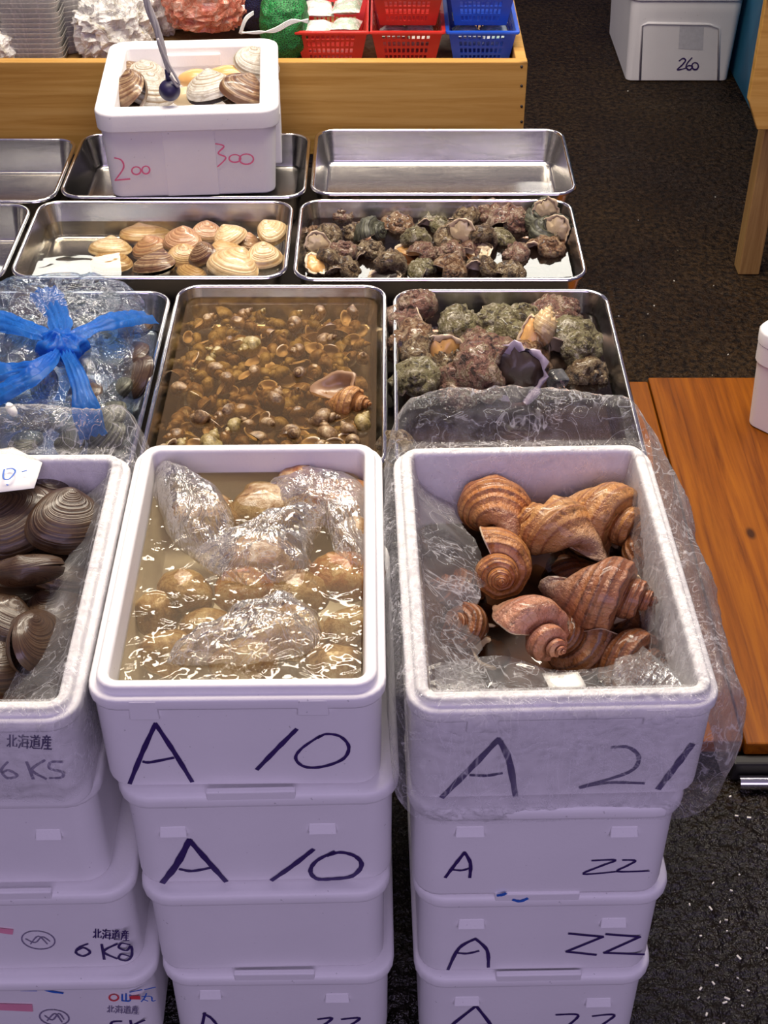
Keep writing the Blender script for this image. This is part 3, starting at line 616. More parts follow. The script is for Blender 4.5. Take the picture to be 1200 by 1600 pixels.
# ------------------------------------------------------------------ shells
def angd(a, b): return (a-b+PI) % (2*PI)-PI
def spiral(name, turns=5, g=2.0, a=.55, b=1.9, rc=.5, rz=.62, canal=.9, phc=-1.75, cw=.5, sh=.12, phs=.75, nod=7, noda=.6, cords=0, corda=.0, rough=0, rfreq=3, nt=28, nm=26, seed=0, flare=1.12):
    N = int(turns*nt); V = []; UV = []; Fc = []; FM = []
    def ring(th, s, k=1.0, dth=0.0):
        out = []
        for j in range(nm):
            ph = 2*PI*j/nm
            r = 1+canal*math.exp(-(angd(ph, phc)/cw)**2)+sh*math.exp(-(angd(ph, phs)/.33)**2)*(1+noda*math.cos(nod*th))+corda*math.cos(cords*ph)
            rho = a*s+rc*s*r*math.cos(ph)*k; ze = -b*s+rz*s*r*math.sin(ph)*k
            p = Vector((rho*math.cos(th+dth), rho*math.sin(th+dth), ze))
            if rough:
                d = rough*s*(ridged(p, rfreq/max(s, .25), seed, 3)*.8+noise.noise(p*rfreq*2.3)*.5)
                cc = Vector((a*s*math.cos(th), a*s*math.sin(th), -b*s)); q = p-cc
                if q.length > 1e-6: p = p+q.normalized()*d
            out.append(p)
        return out
    def add(r_, th, m):
        base = len(V)
        for j, p in enumerate(r_): V.append(p); UV.append((th/(2*PI), j/nm))
        if base:
            for j in range(nm):
                k = (j+1) % nm; Fc.append((base-nm+j, base-nm+k, base+k, base+j)); FM.append(m)
    for i in range(N+1):
        th = i/nt*2*PI; s = g**(i/nt-turns); add(ring(th, s), th, 0)
    thE = N/nt*2*PI
    add(ring(thE, 1.0, flare, .10), thE, 0); add(ring(thE, 1.0, flare*.97, .14), thE, 1); add(ring(thE, 1.0, .84, .10), thE, 1)
    add(ring(thE, .97, .72, -.12), thE, 1); add(ring(thE, .93, .66, -.45), thE, 1)
    base = len(V)-nm; Fc.append(tuple(base+j for j in range(nm))); FM.append(1)
    zs = [p.z for p in V]; L = max(zs)-min(zs); zm = (max(zs)+min(zs))/2
    tr = lambda p: (p-Vector((0, 0, zm)))/L
    V = [tr(p) for p in V]
    me = bpy.data.meshes.new(name); me.from_pydata([tuple(p) for p in V], [], Fc)
    me.materials.append(MT['whelk']); me.materials.append(MT['lip'])
    me.polygons.foreach_set('material_index', FM); me.polygons.foreach_set('use_smooth', [True]*len(Fc))
    ul = me.uv_layers.new(name='UVMap')
    for lp in me.loops:
        ul.data[lp.index].uv = UV[lp.vertex_index]
    me.update()
    # plug (operculum or foot) that closes the mouth
    rg = [[tr(p) for p in ring(thE, .985, k, d)] for k, d in ((.80, .02), (.76, .07), (.5, .12), (.2, .15))]
    Vo, Fo = loft(rg, True, True)
    mo = bpy.data.meshes.new('operculum'); mo.from_pydata([tuple(p) for p in Vo], [], Fo); mo.materials.append(MT['oper']); mo.polygons.foreach_set('use_smooth', [True]*len(Fo)); mo.update()
    return me, mo
SH = {}
for i in range(3): SH['whelk%d' % i] = spiral('whelk', 5, 1.88+.06*i, .56, 1.50+.10*i, .60, .60, 1.0-.08*i, -1.85, .46, .12+.03*i, .80, 7+i, .7, 22, .012, .018, 3, 32, 40, i)
for i in range(3): SH['turban%d' % i] = spiral('turban_snail', 4, 2.15-.1*i, .50, 1.05+.12*i, .56, .56, .12, -1.2, .7, .14, .9, 7+i, 1.0, 0, 0, .20+.03*i, 4.6, 28, 30, 10+i, 1.04)
for i in range(2): SH['snail%d' % i] = spiral('sea_snail', 4, 1.95, .5, 1.75+.2*i, .5, .70, .25, -1.6, .6, .05, .9, 6, 1.0, 0, 0, .02, 3, 13, 12, 20+i)
def shell(kind, name, u, v, z, Lpx, apex, mouth, mat, label, cat, group=None, lip='lip', plug=None, squash=1.0):
    me, mo = SH[kind]; p = P(u, v, z); L = px2m(Lpx, p)
    o = bpy.data.objects.new(name, me); C.objects.link(o)
    o.matrix_world = Matrix.Translation(p)@basis(camdir(*apex), camdir(*mouth))@Matrix.Diagonal((L*squash, L*squash, L, 1))
    for s_, m in ((0, mat), (1, lip)):
        o.material_slots[s_].link = 'OBJECT'; o.material_slots[s_].material = MT[m]
    tag(o, label, cat, group)
    if plug:
        q = bpy.data.objects.new('operculum' if plug in ('oper',) else 'foot', mo); C.objects.link(q); q.parent = o
        q.material_slots[0].link = 'OBJECT'; q.material_slots[0].material = MT[plug]
    return o
GW = 'whelks in the plastic-lined foam box'
W_ = [
 (0, 768,806,.558,168, (-.12,.50,-.85), (-.4,-.9,-.4), 'whelk', 'round ridged whelk at the back left of the A 21 box, base towards the viewer', 'oper'),
 (1, 938,800,.566,182, (.78,-.34,.50), (-.2,.2,-.9), 'whelk2', 'whelk at the back right corner with its spire pointing right', None),
 (2, 868,838,.566,175, (-.62,.42,-.45), (.1,-.8,-.3), 'whelk2', 'tan broad-banded whelk in the middle of the whelk box, tip down right', None),
 (0, 777,884,.556,150, (.03,-.32,.95), (-.9,-.2,-.3), 'whelk', 'whelk at the left with its coiled top facing the viewer', None),
 (1, 936,918,.586,188, (.93,-.22,.22), (0,.3,-.95), 'whelk3', 'dark reddish whelk lying sideways in front, pale tip to the left', None),
 (2, 834,982,.566,158, (.52,-.40,.74), (-.5,-.6,-.4), 'whelk4', 'rosy whelk nearest the front with knobbed shoulder', None),
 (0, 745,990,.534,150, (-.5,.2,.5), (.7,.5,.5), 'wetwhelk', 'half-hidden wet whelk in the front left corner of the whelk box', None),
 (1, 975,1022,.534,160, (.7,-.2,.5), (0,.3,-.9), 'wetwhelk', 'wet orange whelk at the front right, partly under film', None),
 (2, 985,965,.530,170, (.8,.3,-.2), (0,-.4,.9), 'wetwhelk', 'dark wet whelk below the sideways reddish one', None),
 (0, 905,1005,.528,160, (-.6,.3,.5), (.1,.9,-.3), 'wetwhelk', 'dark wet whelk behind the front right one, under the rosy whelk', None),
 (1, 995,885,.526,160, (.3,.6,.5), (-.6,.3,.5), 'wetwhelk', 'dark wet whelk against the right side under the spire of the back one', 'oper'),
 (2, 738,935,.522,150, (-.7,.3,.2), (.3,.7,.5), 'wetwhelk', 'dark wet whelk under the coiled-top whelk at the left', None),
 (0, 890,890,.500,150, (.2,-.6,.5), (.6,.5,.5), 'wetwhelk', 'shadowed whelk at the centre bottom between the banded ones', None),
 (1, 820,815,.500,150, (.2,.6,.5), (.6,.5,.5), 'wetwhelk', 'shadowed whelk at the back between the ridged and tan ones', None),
]
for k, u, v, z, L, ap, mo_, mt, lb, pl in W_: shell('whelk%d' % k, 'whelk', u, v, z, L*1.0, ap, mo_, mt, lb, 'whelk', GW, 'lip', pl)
def flat(name, outline, mat, label, cat='water'):
    o = obj(name, outline, [tuple(range(len(outline)))], mat, smooth=False); return tag(o, label, cat, kind='stuff')
wt_deep = m_water('gap_darkening_water', (.30,.19,.13), 22, .25, .10, (.03,.015,.008))  # added water, tinted dark to colour in the black gaps between shells
o = flat('water', [r1.M@p for p in rrect(r1.hw-.031, r1.hd-.031, .02, .518-r1.z0)], wt_deep, 'added dark water filling the gaps between whelks in the lined foam box')

# big mossy turban snails in the right-hand tray
GT = 'mossy turban snails in the large right-hand tray'
T_ = [
 (0, 655,497,.492,92, (-.3,.7,.4), (.6,-.5,-.3), 'crustpink', 'rough pinkish turban snail in the back left corner of the right tray', None, 'lip'),
 (1, 640,545,.485,78, (-.7,.2,.4), (.1,-.3,-.9), 'crustred', 'reddish crusted turban snail against the left wall of the right tray', None, 'lip'),
 (2, 717,509,.486,70, (.8,.3,.3), (-.1,-.5,-.6), 'crustgreen', 'smallish green turban snail near the back wall beside the pink one', None, 'lip'),
 (1, 772,520,.488,88, (-.4,.5,.5), (.3,-.5,-.5), 'crustgreen', 'mottled green turban snail at the back centre of the right tray', None, 'lip'),
 (0, 812,520,.493,95, (.1,.7,.4), (.2,-.6,-.6), 'crustgreen', 'tall light green turban snail behind the white open one', None, 'lip'),
 (2, 872,500,.490,85, (.5,.5,.3), (-.3,-.7,-.3), 'crustpink', 'dark pink crusted turban snail at the back right of the right tray', None, 'lip'),
 (1, 897,546,.492,92, (.3,.1,.9), (-.3,-.8,.1), 'crustgreen', 'large round green turban snail at the right side of the tray', None, 'lip'),
 (0, 668,551,.500,86, (-.35,-.7,-.3), (.1,-.15,.95), 'crustbrown', 'turban snail with a pale open mouth showing orange flesh, left side', 'foot', 'lip'),
 (2, 655,598,.490,84, (-.2,.2,.95), (.6,-.7,.1), 'crustgreen', 'yellow-green knobbly turban snail in front of the orange-fleshed one', None, 'lip'),
 (1, 770,572,.520,128, (-.5,-.6,-.3), (0,-.2,.95), 'crustpink', 'largest turban snail, its dark wide mouth facing the viewer over a mauve lip', 'oper', 'purplelip'),
 (0, 722,612,.480,84, (-.5,-.2,.7), (.5,-.4,-.5), 'crustpink', 'dark pink knobbly turban snail at the front, left of the widest mouth', None, 'lip'),
 (2, 915,588,.468,80, (.6,-.2,.6), (.2,.5,-.6), 'crustbrown', 'sunken brown turban snail in front of the round green one', None, 'lip'),
 (1, 622,705,.486,66, (-.3,.2,.8), (.4,-.8,.1), 'crustbrown', 'lone brown crusted turban snail in the front left corner of the right tray', None, 'lip'),
 (0, 712,562,.478,74, (.4,.4,.6), (.3,-.7,-.2), 'crustbrown', 'shadowed brown turban snail in the middle of the right tray', None, 'lip'),
 (2, 745,545,.480,70, (-.4,.3,.6), (.6,-.5,-.2), 'crustpink', 'small pink turban snail behind the widest-mouthed one', None, 'lip'),
 (1, 825,575,.482,78, (.5,.1,.7), (-.2,-.9,-.1), 'crustred', 'rust-coloured turban snail beneath the tall light green one', None, 'lip'),
 (2, 690,605,.474,60, (.5,.2,.7), (-.2,-.9,-.1), 'crustgreen', 'dull green turban snail squeezed between the knobbly ones in front', None, 'lip'),
]
for k, u, v, z, L, ap, mo_, mt, lb, pl, lip in T_: shell('turban%d' % k, 'turban_snail', u, v, z, L*1.05, ap, mo_, mt, lb, 'sea snail', GT, lip, pl)
shell('turban2', 'turban_snail', 845, 517, .530, 84, (.35,.9,.1), (-.35,-.1,.95), 'clampale', 'pale peach open-mouthed shell standing up among the green turban snails', 'sea snail', GT, 'lip', 'flesh', .6)
V, Fc = boxvf(-.013, .013, -.013, .013, -.013, .013); ic = bevel(obj('ice_cube', V, Fc, MT['ice'], smooth=False), .004); ic.location = P(870, 594, .482); ic.rotation_euler = (.3, .2, .5); tag(ic, 'clear ice cube floating near the round green snail', 'ice')

# crusted turban snails in the second-row tray
GS = 'turban snails in the second-row tray'
S_ = [(534,340,46,0,'crustpink','lip',None,'conical pinkish snail with a pale rim at the back left'), (515,374,44,1,'crustbrown','lip',None,'brown snail left of the conical one'),
 (492,372,40,2,'crustred','lip',None,'reddish snail against the left end of the tray'), (488,394,40,0,'crustbrown','lip','whitefoot','pale-mouthed snail near the left front'),
 (509,411,42,1,'crustbrown','lip','foot','round-mouthed snail at the front left corner'), (555,370,44,2,'crustbrown','lip',None,'dark sunken snail between conical and white ones'),
 (581,364,42,0,'clamgrey','lip',None,'whitish green smooth snail left of centre'), (538,400,46,1,'crustpink','lip',None,'pinkish flat snail near the left front'),
 (580,398,46,2,'crustbrown','lip',None,'brown snail lying at the front, second from the pinkish flat one'), (624,362,50,0,'crustred','lip',None,'rusty red snail at the back centre left'),
 (650,382,48,1,'crustgreen','lip','foot','snail with a yellowish mouth, centre of the tray'), (682,360,48,2,'crustgreen','lip',None,'dark green snail at the back centre'),
 (704,370,50,0,'crustbrown','lip','whitefoot','snail with a wide pale mouth right of centre'), (703,403,48,1,'crustpink','lip',None,'pink barnacled round snail at the front centre'),
 (664,401,40,2,'crustpink','lip',None,'small mauve snail left of the pink barnacled one'), (612,420,50,0,'crustbrown','lip','oper','dark-mouthed snail at the front edge left of centre'),
 (540,427,46,1,'crustbrown','lip',None,'half-hidden brown snail at the front edge on the left'), (662,425,44,2,'crustgreen','lip',None,'half-hidden olive snail at the front edge centre'),
 (706,427,46,0,'crustred','lip',None,'half-hidden reddish snail at the front edge right of centre'), (756,424,44,1,'crustbrown','lip',None,'knobbly dark snail at the front edge on the right'),
 (799,432,44,2,'crustbrown','lip',None,'half-sunken snail at the front right with a wet outline'), (730,346,46,0,'crustbrown','lip',None,'dark snail at the back right of centre'),
 (765,340,50,1,'crustpink','lip',None,'pink crusted snail at the back right'), (800,352,58,2,'crustpink','lip',None,'largest pink coral-crusted snail of the second-row tray'),
 (756,378,46,0,'crustbrown','lip','whitefoot','brown snail with a ringed mouth right of centre'), (781,381,46,1,'crustgreen','lip',None,'green-grey smooth snail below the coral-crusted one'),
 (842,342,46,2,'clamgrey','lip','whitefoot','pale-mouthed snail at the back right corner, upper one'), (852,359,46,0,'clamgrey','lip','whitefoot','pale-mouthed snail at the back right corner, lower one'),
 (868,369,48,1,'crustbrown','lip',None,'brown snail with a white wet outline at the right end'), (807,405,46,2,'crustpink','lip',None,'plum-coloured snail at the right front'),
 (856,398,52,0,'crustred','lip',None,'smooth reddish brown snail at the right front corner'), (742,398,40,1,'crustpink','lip',None,'small mauve snail right of the pink barnacled one')]
r4_ = random.Random(12)
for u, v, L, k, mt, lip, pl, lb in S_:
    if pl: ap, mo_ = (r4_.uniform(-.7,.8), r4_.choice((-.6,.7)), -.35), (r4_.uniform(-.2,.2), -.1, .95)
    else: ap, mo_ = (r4_.uniform(-.8,.8), r4_.uniform(-.2,.7), r4_.uniform(.3,.9)), (r4_.uniform(-.7,.7), -.7, -.2)
    shell('turban%d' % k, 'turban_snail', u, v, .474+r4_.uniform(-.004,.010)+(.016 if pl else 0), L*(1.28 if pl else 1.15), ap, mo_, mt, lb, 'sea snail', GS, lip, pl)

# little brown snails under water
GB = 'little brown snails crowded in the murky tray'
r5 = random.Random(5); cx, cy, hw, hd, zf = TI['r3m']; cnt = 0
cells = []
for iy in range(15):
    for ix in range(11): cells.append((ix, iy))
for ix, iy in cells:
    x = cx-hw+.028+(2*hw-.058)*(ix+.5*(iy % 2)+r5.uniform(.0,.5))/11.4; y = cy-hd+.04+(2*hd-.075)*(iy+r5.uniform(.1,.9))/15
    z = ZT-.042+r5.uniform(-.008,.018) + (.012 if iy < 4 and r5.random() < .45 else 0)
    me, mo = SH['snail%d' % r5.randint(0, 1)]
    o = bpy.data.objects.new('sea_snail', me); C.objects.link(o)
    L = r5.uniform(.040,.054)
    if abs(x-P(530,625,.49).x) < .04 and abs(y-P(530,625,.49).y) < .03: z = ZT-.05
    up_ = Vector((r5.uniform(-1,1), r5.uniform(-1,1), r5.uniform(-.15,.55))); mo2 = Vector((r5.uniform(-1,1), r5.uniform(-1,1), r5.uniform(-.6,1)))
    o.matrix_world = Matrix.Translation((x, y, z))@basis(up_, mo2)@Matrix.Diagonal((L, L, L, 1))
    o.material_slots[0].link = 'OBJECT'; o.material_slots[0].material = MT['snail' if r5.random() < .68 else 'snail2']
    tag(o, 'little brown sea snail in the dense pile under murky tray water', 'sea snail', GB); cnt += 1
shell('whelk2', 'whelk', 530, 624, .494, 112, (.85,-.15,.35), (-.2,.35,.8), 'whelk2', 'broken orange whelk jutting out of the murky tray of little brown snails', 'whelk', None, 'lipbrown', None)

# ------------------------------------------------------------------ clams
def valve(name, a, b, h, seed, nr=16, na=40, egg=.2, umx=-.08):
    V, UV, Fc = [], [], []; U = Vector((umx*a, .80*b, 0))
    for i in range(nr+1):
        t = (i/nr)
        for j in range(na):
            ph = 2*PI*j/na; q = math.sin(ph)
            O = Vector((a*math.cos(ph)*(1-egg*q+.05*math.cos(ph)), b*q, 0))
            p = U+(O-U)*t; e = (p.x/(a*(1-egg*p.y/b)+1e-6))**2+(p.y/b)**2
            z = h*max(0, 1-min(1, e))**.52 + .30*h*math.exp(-((p-U).length/(.28*b))**2)*(1-t**4)
            z += .006*h*math.sin(t*46)*(1-t)**.3
            V.append(Vector((p.x, p.y, z if i < nr else 0))); UV.append((j/na, t))
    for i in range(nr):
        for j in range(na):
            k = (j+1) % na; Fc.append((i*na+j, (i+1)*na+j, (i+1)*na+k, i*na+k))
    me = bpy.data.meshes.new(name); me.from_pydata([tuple(v) for v in V], [], Fc); me.polygons.foreach_set('use_smooth', [True]*len(Fc))
    me.materials.append(MT['clam']); L = me.uv_layers.new(name='UVMap')
    for lp in me.loops: L.data[lp.index].uv = UV[lp.vertex_index]
    me.update(); return me
VA = [valve('valve', .5, .40, .19, 0), valve('valve', .5, .42, .23, 1, egg=.28, umx=.1), valve('valve', .5, .34, .17, 2, egg=.12, umx=-.2)]
MB_, MF_ = sphere((0,0,0), .44, .33, .035, 28, 8); MANT = bpy.data.meshes.new('flesh_rim'); MANT.from_pydata([tuple(v) for v in MB_], [], MF_); MANT.materials.append(MT['oper']); MANT.polygons.foreach_set('use_smooth', [True]*len(MF_)); MANT.update()
def clam(u, v, z, Lpx, nrm, um, mat, label, group, k=0, gape=.0, flesh='oper', cat='clam', sz=1.0):
    p = P(u, v, z); L = px2m(Lpx, p); root = thing('clam', label, cat, (0,0,0), 0, group)
    root.matrix_world = Matrix.Translation(p)@basis(camdir(*nrm), camdir(*um))@Matrix.Diagonal((L, L, L*sz, 1))
    for s in (1, -1):
        o = bpy.data.objects.new('valve', VA[k]); C.objects.link(o); o.parent = root
        o.matrix_basis = Matrix.Translation((0, 0, s*gape*.25))@(Matrix.Rotation(-s*gape, 4, 'X'))@Matrix.Diagonal((1, 1, s, 1))
        o.material_slots[0].link = 'OBJECT'; o.material_slots[0].material = MT[mat]
    if gape:
        o = bpy.data.objects.new('flesh_rim', MANT); C.objects.link(o); o.parent = root; o.material_slots[0].link = 'OBJECT'; o.material_slots[0].material = MT[flesh]
    return root
GC = 'tan clams in the clear-water tray'
for a_ in [
 (228,368,.462,88,(.1,.8,.45),(-.2,.6,-.5),'clam','long flat tan clam at the back, left of the large rosy one',2,0),
 (172,388,.466,68,(0,.75,.6),(.1,.6,-.6),'clampale','tan clam at the left end of the clam group',0,0),
 (174,410,.458,66,(0,.7,.7),(.1,.6,-.6),'clam','submerged tan clam below the leftmost of the group',0,0),
 (94,430,.458,42,(0,.6,.7),(.5,.6,-.4),'clampale','small lone cream clam in the front left corner',1,0),
 (234,388,.463,60,(-.2,.5,.8),(-.1,.8,-.4),'clampink','reddish clam behind the striped dark one',0,0),
 (243,414,.478,72,(-.25,.75,.55),(.3,.6,-.5),'clamstripe','dark striped clam with a triangular face at the front',1,.06),
 (285,376,.482,62,(-.1,.35,.9),(.2,.9,-.3),'clampink','large smooth rosy clam standing upright in the middle',0,0),
 (287,402,.470,56,(.1,.2,.95),(.1,.9,0),'clam','brown clam in front of the large rosy one',0,0),
 (324,364,.476,52,(.2,.3,.9),(0,.9,-.3),'clampink','brownish clam at the back between the rosy and cream ones',0,0),
 (357,370,.484,54,(-.1,.5,.85),(-.5,.7,-.2),'clampale','bright cream round clam at the back',1,0),
 (424,363,.484,56,(.25,.5,.8),(-.7,.5,-.1),'clampale','cream clam at the far right corner of the tray',1,0),
 (316,398,.482,50,(-.5,.2,.8),(-.3,.8,.2),'clamstripe','small dark-striped clam on edge beside the fan-shaped one',1,.05),
 (353,388,.476,52,(.2,.7,.5),(-.3,.6,-.4),'clam','tan clam behind the fan-shaped one',0,0),
 (365,414,.482,82,(.05,.55,.8),(.35,.7,-.4),'clampale','large fan-shaped tan clam with pale bands at the front',1,0),
 (411,402,.486,60,(.15,.2,.95),(-.15,.95,-.1),'clampale','pale pointed clam standing at the right front',1,0),
 (300,428,.458,60,(0,.7,.6),(.6,.4,-.4),'clam','sunken brown clam at the front edge',2,0),
 (388,380,.466,50,(.3,.5,.7),(.1,.8,-.4),'clampink','reddish clam under the cream ones at the right',0,0)]:
    u, v, z, L, nr_, um, mt, lb, k, gp = a_; clam(u, v, z, L*1.0, nr_, um, mt, lb, GC, k, gp)
GD = 'large dark clams in the left foam box'
for a_ in [
 (28,812,.575,128,(.1,.45,.85),(-.6,.5,-.3),'clamdark','large dark clam with a broad rounded face at the left edge',0,0),
 (105,815,.575,118,(.30,.35,.8),(-.1,.85,-.3),'clamdark','large dark clam with coarse growth ridges, back right',1,0),
 (38,892,.578,120,(-.1,.80,-.1),(-.3,.1,.9),'clamdark','dark clam lying on edge with its seam facing up',2,.05),
 (58,1002,.582,132,(.80,.25,.3),(.15,.8,.2),'clamdark','dark clam standing on edge with an open gap, front',2,.10),
 (78,748,.578,90,(.1,.8,.4),(.7,.4,-.3),'clamdark','reddish dark clam half under the paper tag',0,0),
 (118,772,.560,80,(.3,.6,.7),(-.3,.8,-.3),'clamdark','dark clam at the back behind the ridged one',1,0),
 (5,965,.560,95,(.2,.6,.7),(.5,.6,-.3),'clamdark','dark clam at the left edge above the standing one',0,0),
 (6,1045,.565,95,(.4,.5,.6),(-.5,.6,-.3),'clamdark','dark orange-edged clam in the front left',1,0),
 (90,960,.540,110,(.3,.7,.5),(-.6,.5,-.3),'clamdark','shadowed dark clam behind the standing one',0,0),
 (85,890,.530,110,(.2,.8,.5),(.3,.8,-.3),'clamdark','shadowed dark clam in the centre bottom of the left box',1,0),
 (45,760,.540,120,(.2,.6,.7),(.3,.8,-.3),'clamdark','shadowed dark clam at the back left under the tag',0,0),
 (100,1035,.535,100,(.2,.6,.7),(-.3,.8,-.3),'clamdark','shadowed dark clam in the front right of the left box',1,0)]:
    u, v, z, L, nr_, um, mt, lb, k, gp = a_; clam(u, v, z, L*1.13, nr_, um, mt, lb, GD, k, gp)

# ------------------------------------------------------------------ films, bags
def film_patch(name, outline, zb, h, mat, parent=None, nr=22, npt=88, amp=.010, fq=30, seed=0, folds=0, fold_amp=.0, pw=.6, center=None, tuck=.0):
    o3 = [P(u, v, zb) for u, v in outline]; o3 = catmull(o3, max(3, npt//len(o3)), True); n = len(o3)
    c = P(center[0], center[1], zb) if center else sum(o3, Vector())/n
    V = [c+Vector((0, 0, h))]; Fc = []
    for i in range(1, nr+1):
        t = i/nr
        for j, q in enumerate(o3):
            p = c+(q-c)*t; z = h*max(0, 1-t**2.2)**pw
            d = ridged(p, fq, seed, 4)*amp*(.4+.6*math.sin(PI*min(t*1.1, 1))) + folds*0
            if folds: d += fold_amp*math.cos(folds*2*PI*j/n+3*nz(p, 18, seed))*t*(1.2-t)
            V.append(p+Vector((nz(p, fq*1.2, seed+3)*amp*.8, nz(p, fq*1.2, seed+5)*amp*.8, z+d)))
    for j in range(n): Fc.append((0, 1+j, 1+(j+1) % n))
    for i in range(nr-1):
        for j in range(n):
            k = (j+1) % n; a = 1+i*n; Fc.append((a+j, a+n+j, a+n+k, a+k))
    uv = [(0, 0)]+[((i % n)/n*.6, (i//n)/nr*1.5) for i in range(nr*n)]
    return obj(name, V, Fc, mat, parent, uv=uv)
def drape(b, name, label, rows, mat, n=300, seed=0, cat='plastic liner', amp=1.0, taper_in=.035):
    # film tucked into the box, over its rim, and hanging or puffing outside
    root = tag(obj(name, [], [], mat), label, cat)
    rr = rrect(b.hw, b.hd, .03, b.h, 10); per = []; L = [0]
    for i in range(len(rr)): L.append(L[-1]+(rr[(i+1) % len(rr)]-rr[i]).length)
    k = 0
    for i in range(n):
        d = L[-1]*i/n
        while L[k+1] < d: k += 1
        p = rr[k].lerp(rr[(k+1) % len(rr)], (d-L[k])/max(1e-9, L[k+1]-L[k])); per.append(p)
    nr = len(rows['front']); V = []; Fc = []
    sub = 4; RN = (nr-1)*sub+1
    for ri in range(RN):
        f = ri/sub; i0 = min(int(f), nr-2); t = f-i0
        for j, p in enumerate(per):
            nn = (per[(j+1) % n]-per[j-1]).normalized(); nn = Vector((nn.y, -nn.x, 0))
            wr, wl, wb, wf = max(0, nn.x)**2, max(0, -nn.x)**2, max(0, nn.y)**2, max(0, -nn.y)**2
            def val(i):
                return [sum(w_*rows[s][i][q] for s, w_ in (('right', wr), ('left', wl), ('back', wb), ('front', wf))) for q in (0, 1)]
            a0, a1 = val(i0), val(i0+1); off, dz = a0[0]*(1-t)+a1[0]*t, a0[1]*(1-t)+a1[1]*t
            fr = abs(off+.012); loose = min(1, (max(0, -off-.026)*32 + max(0, off-.002)*24))
            if dz < -.02 and off > 0: loose = max(loose, .18)
            if off < -.027 and nn.x > .2: off -= taper_in*max(0, min(1, .35-p.y/b.hd))*min(1, (-off-.027)*40)
            q = p+nn*off+Vector((0, 0, dz)); w0 = b.M@q
            cr_ = ridged(w0, 28, seed, 4)*.013*loose*amp + ridged(w0, 80, seed+2, 2)*.0035*amp*(.2+loose)
            if off > .002 and nn.y > -.5: cr_ *= .55
            long_ = math.cos(j*.21+4*nz(w0, 7, seed))*.003*loose
            # low frequency wandering of the free edges
            edge = nz((p.x*9, p.y*9, 0), 1, seed+4)*.020*loose
            q = q+nn*((cr_+long_)*.8 + (edge if off > 0 else -edge)) + Vector((0, 0, (cr_*.7+edge*.5)))
            q.z = max(q.z, .004 if off < 0 else -.06)
            if -.024 < off < .004 and dz > -.01: q.z = max(q.z, b.h+.0015)
            V.append(b.M@q)
    for i in range(RN-1):
        for j in range(n):
            k_ = (j+1) % n; Fc.append((i*n+j, (i+1)*n+j, (i+1)*n+k_, i*n+k_))
    me = root.data; me.from_pydata([tuple(v) for v in V], [], Fc); me.polygons.foreach_set('use_smooth', [True]*len(Fc))
    ul = me.uv_layers.new(name='UVMap')
    for lp in me.loops: ul.data[lp.index].uv = ((lp.vertex_index % n)/n, (lp.vertex_index//n)/RN*2)
    me.update()
    return root
inn = lambda k: [(-.030-.062*k, -.072), (-.030-.042*k, -.060), (-.030-.018*k, -.040), (-.0285, -.018), (-.0245, -.002), (-.012, .003), (-.001, .001)]
drape(r1, 'plastic_liner', 'crumpled clear plastic bag lining the whelk box and spilling over its rim', {
 'front': inn(1.7)+[(.003,-.014), (.0045,-.05), (.006,-.10), (.008,-.145), (.008,-.172)],
 'right': inn(.12)+[(.008,-.004), (.018,-.010), (.027,-.035), (.030,-.085), (.022,-.150)],
 'left': inn(1.0)+[(.005,-.002), (.011,-.010), (.015,-.04), (.015,-.09), (.012,-.150)],
 'back': inn(.15)+[(.006,.012), (.016,.027), (.03,.037), (.045,.040), (.056,.034)]}, MT['film'], 340, 1)
drape(l1, 'plastic_liner', 'clear plastic bag lining the box of dark clams, gathered over its right rim', {
 'front': inn(.85)+[(.002,-.012), (.003,-.04), (.004,-.075), (.005,-.10), (.004,-.125)],
 'right': inn(.75)+[(.001,-.004), (.0025,-.02), (.003,-.045), (.0035,-.07), (.003,-.10)],
 'left': inn(.6)+[(.004,-.01), (.006,-.04), (.008,-.08), (.01,-.11), (.008,-.14)],
 'back': inn(.25)+[(.008,.012), (.018,.022), (.032,.030), (.045,.028), (.055,.018)]}, MT['filmdark'], 300, 6)
o = flat('water', [l1.M@p for p in rrect(l1.hw-.031, l1.hd-.031, .02, .528-l1.z0)], wt_deep, 'added dark water hiding the white floor between the large dark clams')  # dark plane added to darken the box where its white floor showed
# papers
def sheet(name, outline, z, label, cat, mat='paper', curl=.006, tilt=0.0):
    o3 = [P(u, v, z) for u, v in outline]; c = sum(o3, Vector())/len(o3); V = [c+Vector((0,0,curl))]; Fc = []
    n = len(o3)
    for t in (.5, 1.0):
        for q in o3:
            p = c+(q-c)*t; V.append(p+Vector((0, 0, curl*(1-t*t)+nz(p, 40)*.003+tilt*(p.y-c.y))))
    for j in range(n): Fc.append((0, 1+j, 1+(j+1) % n)); k = (j+1) % n; Fc.append((1+j, 1+n+j, 1+n+k, 1+k))
    o = obj(name, V, Fc, MT[mat]); m = o.modifiers.new('solid', 'SOLIDIFY'); m.thickness = .0004; return tag(o, label, cat)
ptag = sheet('price_tag', [(-40,712),(-5,703),(20,699),(66,723),(60,742),(53,762),(0,769),(-40,770)], .622, 'torn white paper price tag with blue writing over the dark clams', 'price tag', curl=.004)
V, Fc = [], []
for pts in ([(7,733),(5,741),(6,748),(13,749),(20,743),(24,736),(19,732),(10,733)], [(34,737),(42,735)], [(10,757),(13,758)]):
    pp = [P(u, v, .6305) for u, v in pts]
    if len(pp) > 2: pp = catmull(pp, 4)
    vf = tube(pp, .0011, 6, .25); V, Fc = join((V, Fc), vf)
obj('written_number', V, Fc, MT['bluemark'], ptag)
sheet('paper_sheet', [(848,1042),(905,1036),(915,1075),(908,1088),(858,1088)], .560, 'pale paper square tucked in the plastic at the front of the whelk box', 'paper', curl=.003, tilt=-.5)

